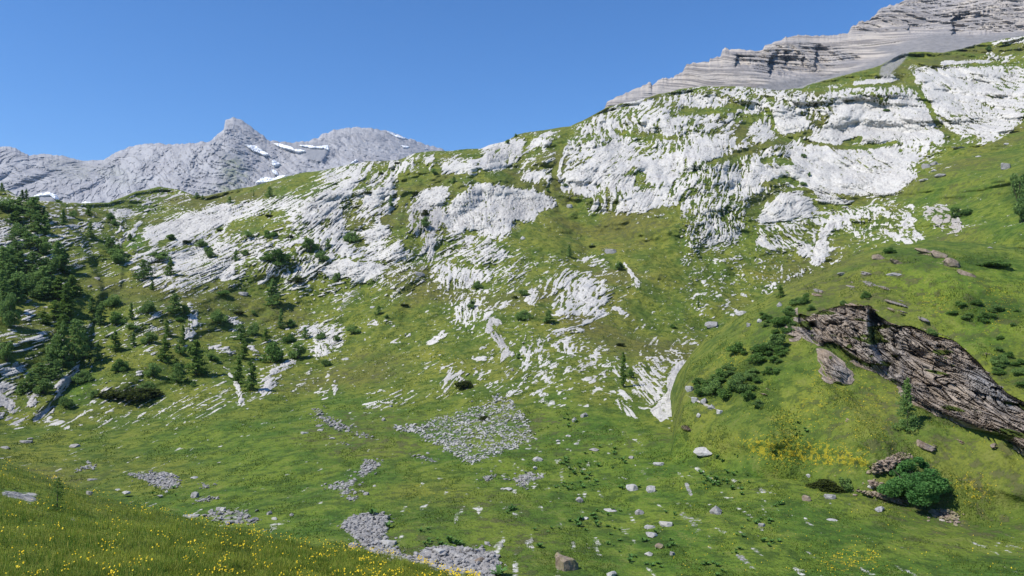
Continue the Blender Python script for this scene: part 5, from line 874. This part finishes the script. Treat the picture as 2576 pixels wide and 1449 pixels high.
# stone heaps and scree: countless stones, one object each
_b = bmesh.new(); bmesh.ops.create_icosphere(_b, subdivisions=1, radius=1.0); IV = np.array([v.co[:] for v in _b.verts]); IF = np.array([[v.index for v in f.verts] for f in _b.faces]); _b.free()
def stones(name, P, dens, smin, smax, mat, label, cat, sink=.3, seed=1, thresh=None, flat=.5):
    r = np.random.RandomState(seed); a = abs(sum(P[i][0] * P[i - 1][1] - P[i - 1][0] * P[i][1] for i in range(len(P)))) / 2
    uv = poly_pts(P, max(20, int(a * dens)), r); nj = len(uv) // 5; uv[:nj] += r.randn(nj, 2) * [5.5, 2.6]; uv[nj:] += r.randn(len(uv) - nj, 2) * [.8, .5]
    if thresh is not None: uv = uv[thresh(uv[:, 0], uv[:, 1])]
    p = hit(uv[:, 0], uv[:, 1]); n = len(p); s = (smin + (smax - smin) * r.rand(n) ** 3.2) * p[:, 1] / FOC * .5
    sc3 = np.stack([s * (.8 + .7 * r.rand(n)), s * (.7 + .5 * r.rand(n)), s * flat * (.7 + .7 * r.rand(n))], -1)
    th = r.rand(n) * 6.28; base = IV[None] * (1 + .28 * r.randn(n, 12, 1).clip(-1, 1)) * sc3[:, None, :]
    tl = r.randn(n) * .35; z = base[..., 2] + base[..., 0] * tl[:, None]; x = base[..., 0]; y = base[..., 1]; c, s_ = np.cos(th)[:, None], np.sin(th)[:, None]
    V = np.stack([x * c - y * s_, x * s_ + y * c, z], -1) + p[:, None, :] + np.array([0, 0, 1]) * (sc3[:, 2] * (1 - sink))[:, None, None]
    F = IF[None] + (np.arange(n) * 12)[:, None, None]
    tag(obj(name, mesh(name, V.reshape(-1, 3), F.reshape(-1, 3), mat)), label, cat, None, 'stuff')
SL = {'fan': 'broad fan of pale scree thinly grown with grass, in mid meadow', 'heap': 'grey stone stream at the bottom, narrowing to a waist', 'heap_low': 'coarse stone heap at the bottom edge, with a brown boulder', 'strip': 'slanting strip of grey stones in the meadow below the scree fan', 'strip_b': 'flat stone strip below the slanting strip', 'dots': 'small stone patch under the flat stone strip', 'dots_b': 'lowest small stone patch under the flat strip', 'oval': 'small oval heap of grey stones in the meadow', 'pile': 'rounded kidney shaped heap of grey stones right of the oval one',
 'bank': 'wedge shaped bank of grey stones in the left meadow', 'bank_b': 'small low stone bank left of the wedge shaped one', 'slabs': 'upper short strip of slabs in the left meadow', 'slabs_b': 'lower short strip of slabs in the left meadow', 'ring': 'ring of scattered stones above the flowered slope', 'trail': 'trail of stones curving down into the meadow from the left rocks', 'dribble': 'little stone strip below the stone trail', 'thin': 'thin tongue of stones left of the scree fan tip', 'edge': 'stones at the upper left edge of the scree fan', 'patch': 'stone patch along the trail, upper', 'patch_b': 'stone patch along the trail, lower'}
for i, (k, (r, s, v)) in enumerate(SCREE.items()):
    P = T(r, pp(s)); d, a, b = {'fan': (1.0, .7, 3.4), 'heap': (1.8, .6, 5.5), 'heap_low': (1.2, 1.0, 7.5), 'ring': (.55, 1, 6), 'bank': (1.2, .8, 4), 'pile': (1.2, .8, 4)}.get(k, (1.2, .6, 4.2))
    th = (lambda u, v: fbm(u / 12, v / 2.6, 3, 77) > -.16) if k == 'fan' else (lambda u, v: fbm(u / 5, v / 3, 2, 78) > -.05) if k == 'ring' else None
    stones('scree', P, d, a, b, MS_g if k not in ('fan', 'edge') else MS_p, SL[k], 'scree', .3, 300 + i, th)
for i, (k, (r, s, v)) in enumerate(BROWN.items()):
    stones('rubble', T(r, pp(s)), 1.2, .8, 4.5, MS_b, {'shelf': 'brown rubble shelf left above the big round shrub', 'rim': 'brown rubble rim running below the big round shrub', 'heap': 'small brown stone heap lower right of the big round shrub', 'bits': 'loose brown stones at the left foot of the big round shrub'}[k], 'rubble', .3, 340 + i, None, .4)
# loose pale stones strewn on the slopes, past counting
def scat(n, seed):
    r = np.random.RandomState(seed); u = r.rand(n) * 1060 - 20; v = 210 + r.rand(n) * 300; c = cov.at(u, v); y = np.minimum.reduce([s.sampY(u, v) for s in SHEETS])
    cl = sst(-.1, .35, fbm(u / 30, v / 14, 3, 79)); isA = np.abs(A.sampY(u, v) - y) < .01
    k = (r.rand(n) < (np.clip(c, 0, .5) * 1.6 + .02) * cl) & isA; return u[k], v[k]
u_, v_ = scat(15000, 5); r = np.random.RandomState(6); p = hit(u_, v_); n = len(p); s = (.7 + 1.6 * r.rand(n) ** 3) * p[:, 1] / FOC * .5
sc3 = np.stack([s * (1 + .8 * r.rand(n)), s, s * .6], -1); V = IV[None] * (1 + .28 * r.randn(n, 12, 1).clip(-1, 1)) * sc3[:, None, :] + p[:, None, :]
tag(obj('loose_stones', mesh('loose_stones', V.reshape(-1, 3), (IF[None] + (np.arange(n) * 12)[:, None, None]).reshape(-1, 3), MS_p)), 'countless small pale stones strewn over the grassy mountainside', 'stones', None, 'stuff')
# ================================================================ BROAD-LEAVED MEADOW PLANTS (rosettes)
def rosette(seed, n=13):
    r = np.random.RandomState(seed); V = []; F = []
    for i in range(n):
        a = i * 2.4 + r.rand() * .5; L = .35 + .25 * r.rand(); el = .5 + .9 * r.rand(); w = .09 + .04 * r.rand(); d = np.array([math.cos(a), math.sin(a)]); pr = np.array([-d[1], d[0]]); b = len(V)
        for t, ww in [(0.05, .3), (.35, 1), (.7, .9), (1, .05)]:
            x = L * t * math.cos(el * (1 - .4 * t)); z = L * 1.2 * t * math.sin(el) - .25 * t * t * L + .02
            for s in (-1, 1): V.append([*(d * x + pr * s * w * ww), z + abs(s) * .0 + .02 * ww])
        for k in range(3): F.append([b + 2 * k, b + 2 * k + 1, b + 2 * k + 3, b + 2 * k + 2])
    return mesh('leafy_plant', V, F, ML_dock)
RO = [rosette(s) for s in (1, 2, 3, 4)]
def leafy(u, v, s, label, group=None, i=0):
    p = hit(u, v); o = obj('leafy_plant', RO[i % 4]); o.location = p; k = s * p[1] / FOC; o.scale = (k, k, k * 1.1); o.rotation_euler = (0, 0, rng.rand() * 6.28); tag(o, label, 'plant', group)
cnt = 0
WH_ = ['in the meadow right of the scree fan', 'in the meadow left of the stream track', 'beside the stream track', 'in the meadow left of the lying slabs', 'above the coarse bottom stone heap', 'around the large smooth pale slab', 'under the yellow flower patch', 'around the three lying slabs', 'in the lower right corner meadow', 'below the wedge shaped stone bank']
for wi_, (r0, s0, n, sz) in enumerate([(12, '1450,150 1700,180 1750,350 1500,400', 26, 4.6), (12, '1550,560 2150,540 2200,680 2150,800 1600,800', 62, 5.5), (12, '1850,480 2250,500 2200,620 1900,600', 18, 5), (12, '1150,950 2050,950 2050,1250 1400,1250', 34, 6.5), (12, '520,1100 780,1100 760,1210 540,1200', 16, 6),
                        (13, '0,500 420,440 500,700 900,1000 700,1100 300,1000 0,820', 62, 6), (13, '650,250 950,300 900,560 600,500', 16, 5), (12, '2050,900 2576,1000 2576,1449 2100,1400', 34, 6), (13, '0,1100 900,1150 900,1449 0,1449', 22, 7), (11, '1100,780 1320,780 1300,900 1120,900', 6, 6)]):
    rr = np.random.RandomState(400 + cnt); ct = poly_pts(T(r0, pp(s0)), max(3, n // 4), rr); pt = ct[rr.randint(len(ct), size=n)] + rr.randn(n, 2) * [6, 2.6]
    for u, v in pt:
        leafy(u, v, sz * (.45 + 1.0 * rng.rand() ** 1.5), 'small broad leaved plant, one of many ' + WH_[wi_], 'broad leaved plants ' + WH_[wi_], cnt); cnt += 1
for x, y, s, lab in [(1190, 1449, 20, 'large leafy plant at the right end of the bottom stone heap'), (350, 1085, 12, 'leafy plant on the right edge of the stone stream'), (235, 988, 12, 'leafy plant at the top of the stone stream'), (820, 1200, 14, 'left leafy plant of the pair above the bottom stone heap'), (875, 1215, 14, 'right leafy plant of the pair above the bottom stone heap'), (1497, 1235, 11, 'dark leafy plant alone above the mossy boulder')]:
    (u, v), = T(12, [(x, y)]); leafy(u, v, s, lab, None, cnt); cnt += 1
# ================================================================ GRASS AND FLOWERS
def blade_mat(name, cols, trans=.3):
    m, nt = newmat(name); q = N(nt); g = q.n('ShaderNodeNewGeometry'); n = q.noise(g.outputs['Position'], .6, 4, .65); rd = g.outputs['Random Per Island']
    c = q.mix(q.ramp(n, .38, .6), cols[0], cols[1]); c = q.mix(q.ramp(rd, .45, 1), c, cols[2]); q.out(c, .85, trans=trans, spec=.1); return m
MG1 = blade_mat('meadow_grass', [(.13, .23, .03), (.29, .36, .05), (.46, .43, .10)]); MG2 = blade_mat('turf', [(.075, .13, .02), (.15, .19, .03), (.06, .11, .018)], .35)
mf, nt = newmat('yellow_flowers'); q = N(nt); q.out(q.mix(q.n('ShaderNodeNewGeometry').outputs['Random Per Island'], (.65, .44, .01), (.80, .62, .04)), .7, trans=.2); MF = mf
def blades(name, u, v, Lm, wm, mat, label, k=None, seed=1, lean=.35):
    r = np.random.RandomState(seed); p = hit(u, v, k); n = len(p); L = Lm * (.5 + .8 * r.rand(n)); a = r.rand(n) * 6.28; ln = lean * (.3 + r.rand(n)); b = r.rand(n) * 6.28
    d = np.stack([np.cos(a), np.sin(a), a * 0], -1); wv = np.stack([np.cos(b), np.sin(b), a * 0], -1) * (wm / 2)
    if np.ndim(L) == 1: L = L[:, None]
    up = np.array([0, 0, 1.]); m = p + up * L * .55 + d * L * (ln * .3)[:, None]; t = p + up * L * .95 + d * L * ln[:, None]
    V = np.stack([p - wv - up * .03, p + wv - up * .03, m + wv * .7, m - wv * .7, t], 1).reshape(-1, 3); i = np.arange(n)[:, None] * 5
    F = np.concatenate([i + [0, 1, 2], i + [0, 2, 3], i + [3, 2, 4]]); tag(obj(name, mesh(name, V, F, mat)), label, 'grass', None, 'stuff')
r = np.random.RandomState(9)
def fuv(n, seed, band=None):
    r = np.random.RandomState(seed); u = r.rand(n) * 620 - 30; vt = np.interp(u, Fs.u, Fs.vt); v = vt + .6 + (590 - vt) * (r.rand(n) if band is None else r.rand(n) ** band); k = v < 592; return u[k], v[k]
u, v = fuv(150000, 10); kb = (bare.at(u, v) < .4); u, v = u[kb], v[kb]; Yk = Fs.sampY(u, v)
blades('near_grass', u, v, (.09 + .09 * sst(-.2, .4, fbm(u / 30, v / 12, 3, 81))), .007, MG1, 'tall uneven grass covering the near slope in the left corner', Fs, 12)
def flowers(name, u, v, size, label, k=None, hgt=.25, seed=2):
    r = np.random.RandomState(seed); p = hit(u, v, k); n = len(p); h = hgt * (.7 + .6 * r.rand(n)); c = p + np.stack([h * 0, h * 0, h], -1); V = []; s = size * (.6 + .8 * r.rand(n)); tx = r.randn(n) * .4; ty = r.randn(n) * .4 - .5
    for j in range(6):
        a = 6.2832 * j / 6; x = math.cos(a) * s; y = math.sin(a) * s; V.append(c + np.stack([x, y, x * tx + y * -ty], -1))
    V = np.stack(V, 1); st = np.stack([p + [.004, 0, 0], p - [.004, 0, 0], c], 1); F = np.arange(n)[:, None] * 6 + np.arange(6)
    me = mesh(name, V.reshape(-1, 3), F, MF); o = obj(name, me); tag(o, label, 'flowers', None, 'stuff')
u, v = fuv(60000, 13, 1.3); vt = np.interp(u, Fs.u, Fs.vt); dn = sst(.0, .5, fbm(u / 28, v / 10, 3, 82)) + .8 * np.exp(-(v - vt) / 5) * sst(-.3, .3, fbm(u / 14, v * 0, 2, 83)); k = (r.rand(len(u)) < dn * .13) & (bare.at(u, v) < .4)
flowers('yellow_flowers', u[k], v[k], .0115, 'yellow flowers dotted through the grass of the near slope', Fs, .2)
# short turf tufts break up the meadow, the knoll and the mountainside
n = 330000; u = r.rand(n) * 1064 - 20; v = 250 + r.rand(n) * 330; p = hit(u, v); f = Fs.sampY(u, v) < 1e6; c_ = cov.at(u, v); isC = (np.abs(C.sampY(u, v) - p[:, 1]) < .01)
dnz = sst(-.1, .4, fbm(p[:, 0] / 4, p[:, 1] / 7, 3, 84)); k = (~f) & (r.rand(n) < dnz) & (((c_ < .3)) | isC) & (scr.at(u, v) < .3) & (ocC.at(u, v) < .1) & (p[:, 1] < 260)
u, v = u[k], v[k]; Yk = p[k][:, 1]
blades('meadow_turf', u, v, np.clip(.07 + .0009 * Yk, .1, .34), np.clip(.0009 * Yk, .04, .22)[:, None], MG2, 'short green turf and herbs of the meadow and slopes', None, 14, .8)
n = 260000; u = 660 + r.rand(n) * 380; v = 250 + r.rand(n) * 330; yv = yel.at(u, v); dn = np.clip(yv + .08, 0, 1) ** 1.3 * sst(-.1, .45, fbm(u / 9, v / 3, 3, 85)); k = (r.rand(n) < dn * .55) & (ocC.at(u, v) < .1)
flowers('flower_carpet', u[k], v[k], .026, 'patches of yellow flowers on the right knoll', None, .12, 3)
# ================================================================ AIR
hm = bpy.data.materials.new('haze'); hm.use_nodes = True; ht = hm.node_tree; ht.nodes.clear()
vo = ht.nodes.new('ShaderNodeVolumePrincipled'); vo.inputs['Color'].default_value = (.55, .75, 1, 1); vo.inputs['Density'].default_value = 0.00005; vo.inputs['Anisotropy'].default_value = .2
ho = ht.nodes.new('ShaderNodeOutputMaterial'); ht.links.new(vo.outputs[0], ho.inputs['Volume'])
x0, x1, y0, y1, z0, z1 = -9100, 9100, -6100, 14100, -76, 900
hv = [(x, y, z) for x in (x0, x1) for y in (y0, y1) for z in (z0, z1)]
tag(obj('haze', mesh('haze', hv, [[0, 1, 3, 2], [4, 6, 7, 5], [0, 4, 5, 1], [2, 3, 7, 6], [0, 2, 6, 4], [1, 5, 7, 3]], hm)), 'thin blue mountain air between the viewer and the far peaks', 'haze', None, 'stuff')
